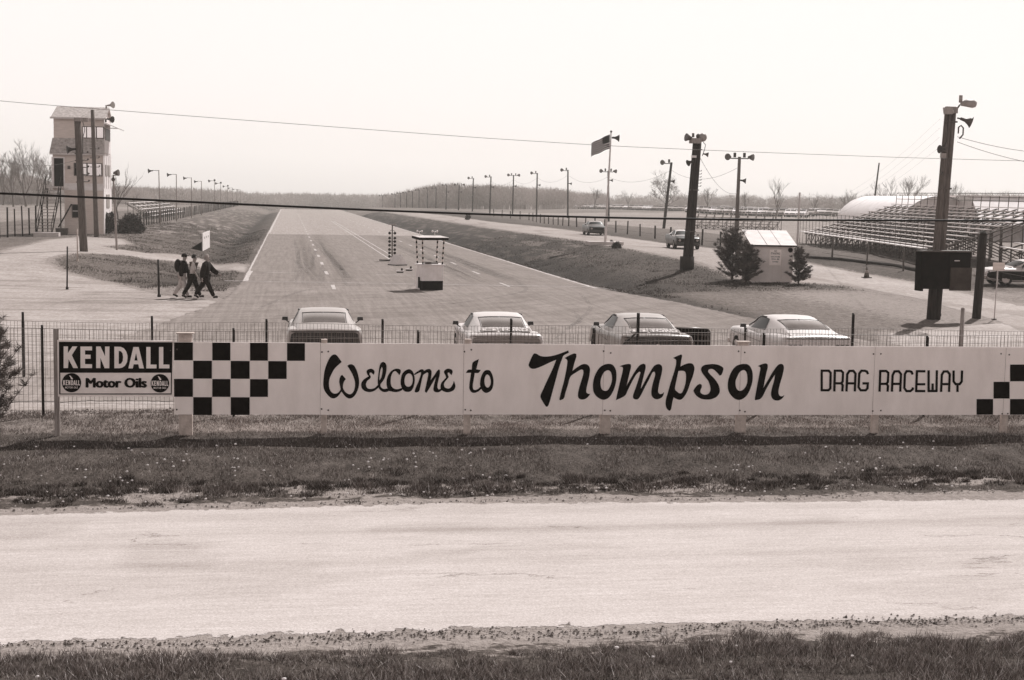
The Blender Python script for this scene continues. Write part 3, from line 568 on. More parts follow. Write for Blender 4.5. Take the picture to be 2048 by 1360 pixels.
# brush script
za = (640, 700, 10.24); zb_ = (800, 700, 10.24); z3 = (1050, 695, 10.24); z4 = (1220, 695, 10.24); z5 = (1380, 695, 10.24)
LT = [
 (za, [(300,90),(345,110),(445,245),(380,300),(300,380),(230,500),(195,590),(183,690),(195,790),(235,860),(290,892),(350,885),(400,845),(420,800),(410,740),(395,660),(400,590),(425,530),(455,508),(530,595),(490,650),(470,730),(480,800),(530,870),(600,905),(650,890),(690,840),(715,750),(715,650),(690,560),(640,450),(560,325),(600,295),(660,295),(710,335),(760,440),(795,580),(800,680),(785,780),(740,890),(680,965),(620,992),(560,980),(500,930),(440,850),(390,920),(330,975),(270,990),(210,970),(140,900),(85,810),(68,700),(75,560),(95,420),(140,280),(200,160),(250,105)]),
 (za, [(955,455),(960,420),(1000,390),(1060,385),(1110,420),(1115,465),(1100,505),(1080,490),(1050,462),(1020,465),(1015,500),(1040,545),(1020,590),(970,630),(942,690),(950,750),(990,790),(1060,795),(1130,770),(1185,715),(1205,760),(1150,810),(1090,845),(1010,862),(930,845),(870,800),(845,740),(850,670),(890,610),(960,560),(1000,535),(970,500)]),
 (za, [(1190,720),(1182,640),(1195,500),(1215,360),(1240,280),(1285,245),(1330,260),(1360,310),(1362,390),(1345,500),(1310,600),(1260,670),(1235,710),(1250,760),(1300,795),(1370,790),(1400,780),(1420,830),(1370,855),(1300,858),(1240,825),(1205,780)], [(1265,345),(1235,420),(1220,520),(1215,625),(1255,560),(1278,450),(1282,380)]),
 (za, [(1400,830),(1380,780),(1362,700),(1368,600),(1400,510),(1460,430),(1540,385),(1610,385),(1650,410),(1650,460),(1625,515),(1590,470),(1545,432),(1500,450),(1465,510),(1448,590),(1448,680),(1470,750),(1530,795),(1600,800),(1680,775),(1690,815),(1620,850),(1550,862),(1470,850)]),
 (za, [(1820,392),(1875,415),(1915,475),(1940,580),(1935,670),(1910,770),(1860,840),(1790,858),(1720,835),(1675,770),(1652,690),(1655,600),(1680,500),(1740,425)], [(1825,478),(1870,500),(1895,560),(1895,650),(1870,720),(1820,750),(1770,740),(1735,690),(1730,610),(1745,540),(1780,495)]),
 (zb_, [(285,495),(340,450),(430,395),(475,400),(490,430),(550,395),(610,390),(645,440),(640,530),(625,620),(700,520),(760,430),(800,393),(818,430),(810,520),(785,620),(765,730),(775,790),(800,805),(850,785),(860,820),(800,860),(740,865),(695,840),(685,780),(705,680),(740,545),(660,680),(590,800),(540,875),(510,850),(530,740),(560,600),(580,480),(560,455),(500,490),(470,520),(440,640),(405,800),(380,850),(330,870),(300,850),(315,790),(380,640),(425,510),(430,450),(380,470),(300,510)]),
 (zb_, [(905,470),(905,430),(950,390),(1010,382),(1060,405),(1078,450),(1055,515),(1030,490),(1000,458),(975,470),(980,510),(1000,550),(970,590),(920,650),(900,700),(915,760),(970,788),(1030,775),(1075,710),(1103,635),(1125,690),(1135,750),(1110,810),(1050,850),(970,865),(890,845),(840,800),(830,740),(850,670),(900,610),(945,565),(930,520)]),
 (zb_, [(1615,185),(1560,395),(1655,408),(1605,468),(1530,470),(1510,600),(1490,730),(1500,800),(1545,818),(1600,795),(1650,750),(1670,790),(1600,850),(1520,878),(1460,860),(1425,800),(1420,720),(1435,600),(1455,465),(1350,468),(1395,405),(1470,400),(1490,255)]),
 (zb_, [(1790,408),(1850,430),(1895,520),(1915,630),(1905,740),(1870,820),(1800,870),(1740,872),(1680,820),(1642,730),(1645,620),(1680,500),(1730,430)], [(1790,500),(1830,530),(1855,610),(1855,690),(1825,755),(1785,768),(1745,730),(1728,650),(1735,570),(1760,515)]),
 (z3, [(175,130),(235,128),(310,170),(410,185),(550,172),(700,130),(885,60),(898,105),(790,165),(760,230),(700,400),(640,620),(580,840),(520,1060),(470,1200),(430,1212),(370,1120),(315,1000),(370,860),(470,640),(560,450),(640,250),(520,300),(350,380),(200,435),(120,425),(75,370),(95,290)]),
 (z3, [(810,215),(900,165),(1000,122),(1050,130),(1050,190),(1010,320),(970,480),(1060,410),(1160,350),(1240,338),(1300,370),(1330,440),(1320,560),(1290,700),(1262,820),(1255,910),(1290,945),(1335,945),(1290,1010),(1230,1055),(1150,1065),(1095,1030),(1085,950),(1110,820),(1160,660),(1195,530),(1190,460),(1150,450),(1060,500),(930,595),(880,760),(830,920),(795,1040),(720,1080),(705,1060),(740,900),(800,680),(850,430),(868,290),(850,240)]),
 (z3, [(1740,335),(1810,370),(1860,460),(1872,580),(1860,720),(1810,880),(1730,1010),(1640,1065),(1560,1060),(1470,1005),(1410,920),(1390,800),(1405,660),(1450,530),(1530,410),(1640,345)], [(1710,465),(1760,510),(1780,600),(1775,700),(1740,800),(1690,875),(1620,885),(1565,840),(1545,740),(1555,640),(1600,530),(1650,480)]),
 (z4, [(190,385),(290,350),(380,335),(425,345),(430,400),(400,520),(370,650),(340,780),(420,640),(510,490),(600,370),(680,332),(725,350),(728,420),(690,580),(650,740),(630,850),(720,680),(810,520),(900,380),(980,340),(1040,355),(1068,410),(1060,520),(1020,680),(990,830),(985,910),(1020,955),(1070,945),(1105,910),(1090,980),(1040,1035),(960,1060),(890,1035),(850,970),(850,860),(880,720),(925,560),(915,495),(870,510),(800,650),(720,800),(640,960),(580,1050),(520,1062),(475,1035),(475,970),(520,840),(580,660),(625,510),(600,492),(530,560),(440,720),(360,880),(300,990),(120,1080),(150,940),(200,720),(250,520),(265,420),(240,395)]),
 (z4, [(1290,215),(1380,170),(1460,140),(1475,170),(1460,260),(1440,390),(1530,345),(1620,320),(1690,335),(1725,400),(1722,480),(1690,600),(1640,730),(1590,880),(1530,990),(1460,1062),(1390,1065),(1300,1020),(1270,1150),(1250,1260),(1220,1298),(1170,1260),(1140,1180),(1145,1060),(1180,940),(1230,760),(1290,570),(1340,400),(1355,300),(1345,245)], [(1400,480),(1480,475),(1535,495),(1555,560),(1550,700),(1520,820),(1475,920),(1430,938),(1380,910),(1330,850),(1345,740),(1375,600)]),
 (z5, [(370,345),(480,338),(580,355),(640,385),(680,420),(675,480),(640,560),(605,575),(560,520),(500,460),(440,435),(380,450),(370,495),(420,560),(500,640),(570,740),(605,840),(600,930),(540,1010),(440,1055),(330,1065),(220,1045),(130,985),(75,900),(80,860),(140,780),(200,742),(238,765),(235,820),(210,880),(220,930),(290,965),(370,950),(415,880),(410,790),(370,680),(300,590),(240,500),(230,420),(280,365)]),
 (z5, [(1110,335),(1190,350),(1250,420),(1282,530),(1280,670),(1240,830),(1170,970),(1080,1050),(1000,1072),(920,1050),(840,980),(785,880),(772,760),(790,640),(840,510),(920,400),(1010,350)], [(1095,462),(1145,490),(1170,570),(1172,700),(1140,800),(1080,870),(1010,888),(960,850),(935,780),(935,680),(970,590),(1020,500)]),
 (z5, [(1385,382),(1460,345),(1540,325),(1585,345),(1590,410),(1560,530),(1530,680),(1500,830),(1600,660),(1700,490),(1800,360),(1870,335),(1915,370),(1920,440),(1890,580),(1840,750),(1810,900),(1830,980),(1880,1000),(1935,975),(1890,1040),(1820,1082),(1740,1080),(1680,1035),(1658,950),(1680,820),(1720,680),(1740,550),(1650,690),(1560,850),(1460,1035),(1340,1080),(1325,1060),(1350,920),(1390,700),(1430,490),(1440,420),(1420,392)]),
]
for w_ in (LT[:7], LT[7:9], LT[9:]): flat_poly([[smoothloop(Z(*l[0], q)) for q in l[1:]] for l in w_], 'black', 'script_lettering', bs, lambda x, y, o: onboard(x, y)+NORM*(.003+o))
def ribbon(pts, w):
    P = [Vector(p) for p in pts]; n = len(P); Lf, Rt = [], []
    for i in range(n):
        a = (P[i]-P[i-1]).normalized() if i else (P[1]-P[0]).normalized()
        b = (P[i+1]-P[i]).normalized() if i < n-1 else a
        t = (a+b).normalized(); nn = Vector((-t.y, t.x)); k = w/2/max(.45, nn.dot(Vector((-a.y, a.x))))
        Lf.append(tuple(P[i]+nn*k)); Rt.append(tuple(P[i]-nn*k))
    return Lf+Rt[::-1]
SS = [[(88,128),(88,412)], [(76,141),(180,141),(206,168),(202,375),(178,399),(76,399)], [(262,128),(254,415)], [(255,141),(345,141),(370,166),(365,284),(345,308),(255,308)], [(350,308),(366,335),(360,415)],
 [(415,415),(425,190),(452,145),(505,142),(535,180),(525,415)], [(420,308),(528,308)], [(700,187),(685,152),(658,142),(612,142),(584,180),(575,360),(603,400),(668,400),(692,375),(697,308),(626,308)],
 [(862,132),(852,418)], [(853,145),(940,145),(968,170),(962,290),(942,315),(853,315)], [(948,315),(964,345),(958,418)], [(1015,418),(1025,200),(1050,150),(1105,148),(1135,185),(1125,418)], [(1020,315),(1128,315)],
 [(1290,192),(1275,157),(1250,148),(1210,148),(1187,185),(1180,370),(1208,410),(1260,410),(1288,388),(1295,362)], [(1347,135),(1335,423)], [(1336,148),(1458,148)], [(1330,410),(1456,410)], [(1340,320),(1456,320)],
 [(1500,135),(1500,418)], [(1610,135),(1604,418)], [(1490,409),(1615,409)], [(1553,400),(1553,310)], [(1665,422),(1675,195),(1700,152),(1750,150),(1780,188),(1770,422)], [(1670,318),(1775,318)],
 [(1830,138),(1830,283),(1857,318),(1910,318),(1937,283),(1942,138)], [(1882,316),(1882,422)]]
for w_ in (SS[:10], SS[10:]): flat_poly([[ribbon(Z(1630, 720, 6.606, s), 4.7)] for s in w_], 'black', 'block_lettering', bs, lambda x, y, o: onboard(x, y)+NORM*(.003+o))
# ------------------------------------------------------------------ oil sign
ks = thing('oil_sign', 'small rectangular motor oil sign, dark top band over pale band, left of the long board', 'sign', (0, 0, 0))
zk = (110, 675, 8.533)
def kp(pts): return Z(*zk, pts)
pl = onboard(118, 700); pr = onboard(346, 700); mb = MB(); cx = (pl.x+pr.x)/2-.005; x_a = onboard(115.3, 735).x; x_b = onboard(346.3, 735).x
za_, zb2 = onboard(230, 793).z, onboard(230, 680.5).z
mb.box(((x_a+x_b)/2, SY((x_a+x_b)/2)-.004, (za_+zb2)/2), (x_b-x_a, .025, zb2-za_), rz=-.041); mb.build('board', 'sign_light', ks)
K = lambda base: (lambda x, y, o: onboard(x, y)+NORM*(.012+base+o))
flat_poly([[kp([(70, 72), (2008, 80), (1992, 972), (75, 970)]), kp([(92, 600), (1982, 600), (1978, 952), (95, 955)])]], 'black', 'dark_band', ks, K(0))
KL = {'K': [[(150,150),(225,150),(222,265),(300,150),(385,150),(290,300),(395,520),(315,520),(235,370),(225,520),(150,520)]], 'E': [[(437,152),(635,152),(635,218),(515,218),(515,290),(610,292),(610,360),(515,362),(515,452),(635,455),(635,520),(437,520)]],
 'N': [[(705,152),(780,152),(858,320),(858,152),(932,152),(930,522),(850,522),(778,345),(778,520),(705,520)]], 'D': [[(1015,155),(1120,157),(1175,180),(1215,230),(1238,300),(1240,350),(1230,420),(1195,480),(1150,512),(1100,522),(1015,522)], [(1090,225),(1130,235),(1155,270),(1165,330),(1158,400),(1130,445),(1090,452)]],
 'A': [[(1340,160),(1430,160),(1520,525),(1440,525),(1425,455),(1345,455),(1330,525),(1255,525)], [(1385,265),(1358,392),(1412,392)]], 'L': [[(1560,160),(1632,160),(1632,460),(1735,460),(1735,525),(1560,525)]], 'L2': [[(1777,160),(1850,160),(1850,460),(1955,460),(1955,525),(1777,525)]]}
flat_poly([[kp(l) for l in v] for v in KL.values()], 'sign_light', 'name_lettering', ks, K(.003))
for cx_, cy_, rr in ((285, 770, 164), (1792, 780, 158)):
    o = flat_poly([[kp([(cx_+rr*math.cos(a*math.pi/18), cy_+rr*math.sin(a*math.pi/18)) for a in range(36)])]], 'black', 'round_emblem', ks, K(.001))
    mini = [[kp([(cx_-142+(p[0]-150)*.158, cy_-45+(p[1]-150)*.235) for p in l]) for l in v] for v in KL.values()]
    mini.append([kp([(cx_-38, cy_-128), (cx_-15, cy_-118), (cx_+8, cy_-92), (cx_+24, cy_-70), (cx_+20, cy_-56), (cx_-5, cy_-60), (cx_-20, cy_-92)])])
    flat_poly(mini, 'sign_light', 'emblem_lettering', o, K(.004))
def text3(s, x0, x1, base, top, m, name, parent, to3, bold=0.0, k=0.0):
    """words set in Blender's own letters, fitted between x0..x1 and cap height top..base (photo px)"""
    cu = bpy.data.curves.new('t', 'FONT'); cu.body = s; cu.size = 1; cu.offset = bold; cu.resolution_u = 3
    ob = bpy.data.objects.new('t', cu); C.objects.link(ob); me = bpy.data.meshes.new_from_object(ob.evaluated_get(bpy.context.evaluated_depsgraph_get()))
    xs_ = [v.co.x for v in me.vertices]; caph = max(v.co.y for v in me.vertices); xm, xM = min(xs_), max(xs_)
    mb = MB(); mb.add([to3(x0+(v.co.x-xm)/(xM-xm)*(x1-x0), base+(top-base)*v.co.y/caph, k) for v in me.vertices], [tuple(p.vertices) for p in me.polygons])
    bpy.data.objects.remove(ob); bpy.data.curves.remove(cu); bpy.data.meshes.remove(me)
    return mb.build(name, m, parent, fixn=False)
q = kp([(530, 852), (1565, 690)]); first = None
for i_, (dx_, dy_) in enumerate(((0, 0), (1.2, .1), (-1.2, -.1), (.6, .7), (-.6, -.6), (1.6, -.3), (-1.6, .3))):
    w_ = text3('Motor Oils', q[0][0]+dx_+1, q[1][0]+dx_-1, q[0][1]+dy_-.5, q[1][1]+dy_, 'black', 'word_lettering', ks, K(.002+.0005*i_))
    if first is None: first = w_
    else:
        bm = bmesh.new(); bm.from_mesh(first.data); bm.from_mesh(w_.data); bm.to_mesh(first.data); bm.free(); bpy.data.objects.remove(w_)
for cx_, cy_ in ((285, 850), (1792, 858)):
    q = kp([(cx_-108, cy_+16), (cx_+108, cy_-16)]); text3('MOTOR OILS', q[0][0], q[1][0], q[0][1], q[1][1], 'sign_light', 'word_lettering', ks, K(.005), bold=.01)
px_ = onboard(113, 760).x; mb = MB(); mb.box((px_, SY(px_)+.02, .93), (.085, .06, 1.96), rz=-.041); mb.build('post', 'polemid', ks)
# ------------------------------------------------------------------ wire fences behind the board
def wire_fence(name, label, A, B, zlo, ztop, posts, postr, mesh_dx=.078, seed=1):
    t = thing(name, label, 'fence', (0, 0, 0)); A = Vector((*A, 0)); B = Vector((*B, 0)); Ln = (B-A).length; d = (B-A)/Ln; n = int(Ln/mesh_dx); mb = MB(); rr = random.Random(seed)
    w = .0042
    def wob(s, z): return .015*math.sin(s*1.3+z*2)+.01*math.sin(s*4.1)
    def pt(s, z): 
        p = A+d*s; return Vector((p.x, p.y+wob(s, z), z))
    for i in range(n+1):
        s = i*mesh_dx+rr.uniform(-.006, .006); q_ = A+d*s; g = Tz(q_.x, q_.y)
        a = pt(s, g+zlo); b = pt(s+rr.uniform(-.01, .01), ztop+.02*math.sin(s*.9)); mb.tube([a, b], w, 3, cap=False)
    nz_ = int((ztop-zlo)/.15)
    for k in range(nz_+1):
        z = ztop-k*.15; P = [pt(s, z+.02*math.sin(s*.9)) for s in np.arange(0, Ln, .5)]; mb.tube(P, w*(1.2 if k == 0 else .75), 3, cap=False)
    mb.build('wire_mesh', 'wire', t, fixn=False)
    for (px, top, r_, lean, mm) in posts:
        dd = ray(px, 680); nrm = Vector((-d.y, d.x, 0)); k = (A-CP).dot(nrm)/dd.dot(nrm); p = CP+dd*k; x, y = p.x, p.y+.03
        z1 = zat(px, top, x, y); g = Tz(x, y); mb = MB(); mb.tube([(x-lean, y, g-.1), (x, y, z1)], [r_, r_*.95], 7)
        if mm == 'polemid': mb.ball((x, y, z1), r_, 7, 3)
        else: mb.box((x+.01, y-.02, (g+z1)/2), (.02, .05, z1-g-.06), rz=.3)
        mb.build('post', mm, t)
    return t
wire_fence('wire_fence', 'nearer dark wire mesh fence right behind the long white board', (-14, 26.9), (20, 25.75), .05, 1.69,
 [(84, 650, .024, 0, 'postd'), (467, 656, .022, 0, 'postd'), (836, 660, .022, 0, 'postd'), (1188, 656, .024, 0, 'postd'), (1528, 666, .022, 0, 'postd'), (1855, 671, .022, 0, 'postd')], .03, seed=1)
ft = wire_fence('wire_fence', 'farther wire mesh fence standing just behind the bumpers of the four cars', (-16, 33.6), (30, 30.6), .05, 1.27,
 [(46, 624, .03, 0, 'postd'), (304, 632, .028, 0, 'postd'), (533, 638, .028, 0, 'postd'), (765, 638, .028, 0, 'postd'), (1022, 637, .028, 0, 'postd'), (1276, 626, .04, 0, 'postd'), (1490, 654, .022, 0, 'postd'), (1705, 626, .028, 0, 'postd'), (1924, 619, .055, .03, 'polemid')], .03, seed=2)
p1 = at(1275, 672, 1.0); mb = MB(); a = onboard(1275, 690); yb = 31.55
def fpt(px, py, Y):
    d = ray(px, py); return CP+d*(Y/d.y)
mb.tube([fpt(1246, 690, 31.9)-Vector((.35, 0, .45)), fpt(1246, 690, 31.9), fpt(1271, 667, 31.9)], .024, 6); mb.build('brace', 'postd', ft)
# lone stakes
def stake(px, py, top, r, m_, label, lean=0, name='stake', z=None):
    p = at(px, py); z1 = zat(px+lean, top, p.x, p.y); dd = atD(px+lean, top, (p-CP).dot(CF)); mb = MB()
    dx = (dd.x-p.x) if lean else 0
    mb.tube([(0, 0, -.1), (dx*.5+.003, 0, (z1-p.z)/2), (dx, 0, z1-p.z)], [r, r*.95, r*.9], 7); mb.box((.01, -r*.5, .05), (r*3, r*3, .1)); o = mb.build(name, m_, None, (p.x, p.y, p.z), fixn=True)
    return tag(o, label, 'post')
stake(134, 579, 493, .035, 'postd', 'dark steel stake on the gravel in front of the utility pole, small base plate', 2)
stake(318, 594, 519, .045, 'postd', 'dark steel stake standing left of the three walking men', -1)
stake(155, 523, 458, .035, 'postw', 'thin white stake beside the foot of the dark utility pole', 0)
stake(1988, 640, 555, .02, 'metal', 'x', 1) if 0 else None
stake(1876, 632, 619, .05, 'rust', 'short dark stub post between the two thick poles of the black cabinet', 0, 'stub_post')
M['pine_needle'] = mat('pine_needles', .10, .8, .5, 2.2, v2=.24)
# ------------------------------------------------------------------ cars
def stn(st, y):
    a = np.array(st, float); a = a[np.argsort(a[:, 0])]; yy = a[:, 0]
    i = int(np.clip(np.searchsorted(yy, y)-1, 0, len(yy)-2)); t = (y-yy[i])/(yy[i+1]-yy[i]); t = min(1, max(0, t))
    p1, p2 = a[i], a[i+1]; h = yy[i+1]-yy[i]
    m1 = (a[i+1]-a[i-1])/(yy[i+1]-yy[i-1])*h if i > 0 else p2-p1
    m2 = (a[i+2]-a[i])/(yy[i+2]-yy[i])*h if i+2 < len(yy) else p2-p1
    return (p1*(2*t**3-3*t**2+1)+m1*(t**3-2*t**2+t)+p2*(-2*t**3+3*t**2)+m2*(t**3-t**2))[1:]
#            y     w    zs    zc    zb
BODY = [(-2.36, .86, .90, .93, .40), (-2.30, .905, .955, .985, .34), (-2.0, .925, .96, 1.0, .30), (-1.4, .935, .955, .97, .24), (-.7, .915, .90, .92, .21), (0, .905, .87, .88, .20), (.8, .905, .865, .89, .20),
        (1.1, .905, .865, .93, .20), (1.6, .90, .86, .93, .22), (2.0, .885, .84, .88, .26), (2.25, .85, .80, .82, .30), (2.36, .80, .72, .74, .38)]
CAB = [(-2.22, .62, .985, .66, .975), (-1.75, .585, 1.07, .72, .96), (-1.3, .575, 1.18, .79, .93), (-.8, .58, 1.255, .825, .90), (-.35, .585, 1.305, .83, .875), (.1, .575, 1.305, .825, .865), (.38, .56, 1.265, .82, .865), (.75, .60, 1.10, .80, .88), (1.08, .64, .93, .76, .90)]
def body_pt(y, j, inset=0):
    w, zs, zc, zb = stn(BODY, y); pr = [(0, zb), (w*.80, zb), (w*.97, zb+.10), (w*1.0, zb+.26), (w*.992, (zs+zb)/2+.06), (w*.985, zs-.12), (w*.955, zs-.035), (w*.90, zs+.002), (w*.80, zs+.012), (w*.45, (zs+zc)/2+.012), (0, zc+.01)]
    return pr[j]
def cab_pt(y, t):
    wt, zt, wb, zb = stn(CAB, y); P = [(wb, zb-.03), (wb-.02, zb+.02), (wb+(wt-wb)*.55, zb+(zt-zb)*.58), (wt+.035, zt-.045*min(1, (zt-zb)/.3)), (wt-.03, zt-.008), (wt*.5, zt+.012), (0, zt+.016)]
    s = t*(len(P)-1); i = min(int(s), len(P)-2); f = s-i
    return (P[i][0]*(1-f)+P[i+1][0]*f, P[i][1]*(1-f)+P[i+1][1]*f)
def cab_patch(mb, ya, yb, t0, t1, off=.006, side=1, n=8, k=6, mirror_full=False):
    def pos(y, t):
        x, z = cab_pt(y, t); return Vector((x*side, y, z))
    P = []
    for i in range(n+1):
        row = []
        for j in range(k+1):
            u = j/k; t = t0+(t1-t0)*u
            y0 = ya(t) if callable(ya) else ya; y1 = yb(t) if callable(yb) else yb
            y = y0+(y1-y0)*i/n
            p = pos(y, t); e1 = pos(y+.02, t)-pos(y-.02, t); e2 = pos(y, min(1, t+.03))-pos(y, max(0, t-.03)); nn = e1.cross(e2); 
            if nn.length > 1e-9: nn.normalize()
            if nn.dot(Vector((side*.6, 0, .8))) < 0: nn = -nn
            row.append(p+nn*off)
        P.append(row)
    mb.grid(P)
def make_car(name, label, cat, paint, roofp=None, tail='same', glass='cglass', words=False, trunk=None, open_door=False, group=None, front=False, twotone=False, open_win=True, dim=False, rot=0, loc=(0, 0, 0)):
    t = thing(name, label, cat, loc, rot, group)
    ysx = list(np.linspace(-2.36, -2.2, 4))+list(np.linspace(-2.1, 2.1, 34))+list(np.linspace(2.2, 2.36, 4)); mb = MB(); nj = 11; ring = []
    P = []
    for y in ysx:
        L_ = [body_pt(y, j) for j in range(nj)]
        row = [(x, y, z) for x, z in L_]+[(-x, y, z) for x, z in L_[-2:0:-1]]; P.append(row+[row[0]])
    n = len(P); k = len(P[0])-1; vs = [p for r_ in P for p in r_[:k]]; fs = []
    for i in range(n-1):
        for j in range(k): fs.append((i*k+j, i*k+(j+1) % k, (i+1)*k+(j+1) % k, (i+1)*k+j))
    mb.add(vs, fs, 0, True); mb.f.append(list(range(k))[::-1]); mb.m.append(0); mb.smooth.append(False); mb.f.append([(n-1)*k+j for j in range(k)]); mb.m.append(0); mb.smooth.append(False)
    body = mb.build('body', [paint, 'dark'], t)
    if twotone:
        for p in body.data.polygons:
            c = p.center
            if abs(c.x) > .8 and .3 < c.z < .72: p.material_index = 1
    cut = MB()
    for wy in (1.42, -1.36):
        cut.tube([(-1.2, wy, .335), (1.2, wy, .335)], .385, 28, smooth=False)
    co_ = cut.build('wheel_arch_cut', 'dark', None); md = body.modifiers.new('b', 'BOOLEAN'); md.object = co_; md.operation = 'DIFFERENCE'; md.solver = 'EXACT'
    me = bpy.data.meshes.new_from_object(body.evaluated_get(bpy.context.evaluated_depsgraph_get())); body.modifiers.clear(); body.data = me; bpy.data.objects.remove(co_)
    # cabin
    ysx = np.linspace(-2.22, 1.08, 36); mb = MB()
    for sd_ in (1, -1): mb.grid([[(cab_pt(y, q/12)[0]*sd_, y, cab_pt(y, q/12)[1]) for q in range(13)] for y in ysx], flip=sd_ > 0)
    mb.build('roof', roofp or paint, t, fixn=False)
    # glass
    mb = MB()
    for sd_ in (1, -1): cab_patch(mb, lambda q: -.84-.05*q, lambda q: -1.72+.09*(1-q), .69, 1.0, side=sd_)
    mb.build('rear_window', glass, t, fixn=False)
    mb = MB()
    for sd_ in (1, -1): 
        P = []; 
        for i in range(13): 
            q = .67+.33*i/12; x, z = cab_pt(-.81-.05*q, q); P.append(Vector((x*sd_, -.81-.05*q, z+.010)))
        mb.tube(P, .009, 4)
        P = [Vector((cab_pt(y, .675)[0]*sd_, y, cab_pt(y, .675)[1]+.008)) for y in np.linspace(-.84, -1.70, 8)]; mb.tube(P, .006, 4)
    mb.build('window_trim', 'dglass' if roofp != 'carw' else 'lamp', t, fixn=False)
    mb = MB()
    for sd_ in (1, -1): cab_patch(mb, .46, .98, .42, 1.0, side=sd_)
    mb.build('windshield', 'dglass', t, fixn=False)
    for sd_ in (1, -1):
        mb = MB(); cab_patch(mb, lambda q: .30+(.47-q)*1.25, lambda q: -.52-(.47-q)*.35, .22, .50, side=sd_, off=.008); mb.build('side_window', 'dglass', t, fixn=False)
        # mirror
        mb = MB(); x = sd_*.97; mb.box((x, .62, .985), (.155, .08, .09), rz=sd_*.12, taper=.85); mb.tube([(sd_*.86, .60, .88), (x, .62, .96)], .015, 5); mb.build('mirror', 'carb', t)
    # tail
    tz = {'same': paint, 'dark': 'carb', 'mid': 'carm'}[tail]; mb = MB()
    pl_ = [(-.80, .56), (.80, .56), (.835, .66), (.80, .86), (.72, .905), (-.72, .905), (-.80, .86), (-.835, .66)]; mb.prism([(x, z) for x, z in pl_], .03, 'y', -2.385); mb.build('tail_panel', tz, t)
    if tail != 'none':
        mb = MB(); mb.box((0, -2.34, .935), (1.62, .12, .022), taper=.97); mb.build('deck_lip', tz if tail != 'same' else 'lamp', t)
    for sd_ in (1, -1):
        mb = MB()
        for q in range(3): mb.box((sd_*(.47+q*.125), -2.392, .70), (.085, .03, .17))
        mb.build('tail_light', 'lens', t)
    mb = MB(); mb.tube([(0, -2.41, .72), (0, -2.385, .72)], .055, 12); mb.build('fuel_cap', 'chrome', t)
    mb = MB(); mb.box((0, -2.40, .47), (1.74, .10, .12)); mb.build('rear_bumper', 'chrome' if not dim else 'card', t)
    mb = MB(); mb.box((0, 2.39, .42), (1.66, .09, .12)); mb.build('front_bumper', 'chrome' if not dim else 'carb', t)
    mb = MB(); mb.box((0, 2.36, .63), (1.30 if not dim else 1.5, .05, .18 if not dim else .26)); mb.build('grille', 'dark', t)
    for sd_ in (1, -1):
        mb = MB(); mb.tube([(sd_*.62, 2.34, .64), (sd_*.62, 2.41, .64)], .085, 14); hl = mb.build('headlight', 'hlens' if not dim else 'lampl', t)
        mb = MB()
        for wy in (1.42, -1.36): pass
    for wy in (1.42, -1.36):
        for sd_ in (1, -1):
            mb = MB(); xo = sd_*.80
            for r0, r1, w0, w1 in ((.215, .335, .11, .11),):
                nn = 28; prof = [(.20, -.10), (.30, -.11), (.33, -.085), (.335, 0), (.33, .085), (.30, .11), (.20, .10)]
                P = [[(xo+q[1], wy+q[0]*math.cos(2*math.pi*a/nn), .335+q[0]*math.sin(2*math.pi*a/nn)) for a in range(nn+1)] for q in prof]; mb.grid(P, smooth=True)
            w = mb.build('wheel', 'tyre', t)
            mb = MB(); mb.tube([(xo-.08, wy, .335), (xo+sd_*.085, wy, .335)], .205, 20); mb.tube([(xo+sd_*.08, wy, .335), (xo+sd_*.105, wy, .335)], .06, 10); mb.build('rim', 'rim', w)
    # side crease and door line
    for sd_ in (1, -1):
        mb = MB()
        mb.tube([(sd_*(body_pt(y, 5)[0]+.004), y, .70+.02*y) for y in np.linspace(-.6, 1.9, 8)], .007, 4)
        mb.tube([(sd_*(body_pt(.62, j)[0]+.003), .62, body_pt(.62, j)[1]) for j in range(2, 8)], .005, 4); mb.tube([(sd_*(body_pt(-.62, j)[0]+.003), -.62, body_pt(-.62, j)[1]) for j in range(2, 8)], .005, 4)
        mb.build('body_seam', 'lamp', t)
    for sd_ in (1, -1):
        mb = MB(); mb.tube([Vector((cab_pt(y, .40)[0]*sd_, y, cab_pt(y, .40)[1]+.01)) for y in (.98, .8, .6)]+[Vector((cab_pt(y, .50)[0]*sd_, y, cab_pt(y, .5)[1]+.008)) for y in (.42, .2, -.2)], .028, 5); mb.build('window_pillar', 'carb', t)
    if words:   # maker's plate and word across the trunk lid
        yw = (-2.16, -1.85)
        def tk(x, y, o): 
            u = x; v = y; yy = yw[0]+(yw[1]-yw[0])*v; return Vector((u, yy, max(body_pt(yy, 10)[1], stn(CAB, yy)[1]+.016)+.014+o-.010*abs(u)))
        mb = MB()
        def slab(u0, u1, o, v0=0, v1=1): mb.add([tk(u0, v0, o), tk(u1, v0, o), tk(u1, v1, o), tk(u0, v1, o)], [(0, 1, 2, 3)])
        dk = words
        mb = MB(); slab(-.58, -.18, .004, .1, .95); w1 = mb.build('plate', dk, t, fixn=False)
        mb = MB(); slab(-.54, -.22, .007, .25, .8); mb.build('plate_panel', 'carw' if dk != 'carm' else 'plank', w1, fixn=False)
        mb = MB(); slab(-.13, .62, .004, .05, 1.0); w2 = mb.build('letter_strip', dk, t, fixn=False)
        text3('FORD', -.07, .56, .14, .9, 'carw', 'lettering', w2, tk, bold=.03, k=.008)
        mb = MB(); slab(-.46, -.30, .010, .36, .68); mb.build('plate_mark', dk, w1, fixn=False)
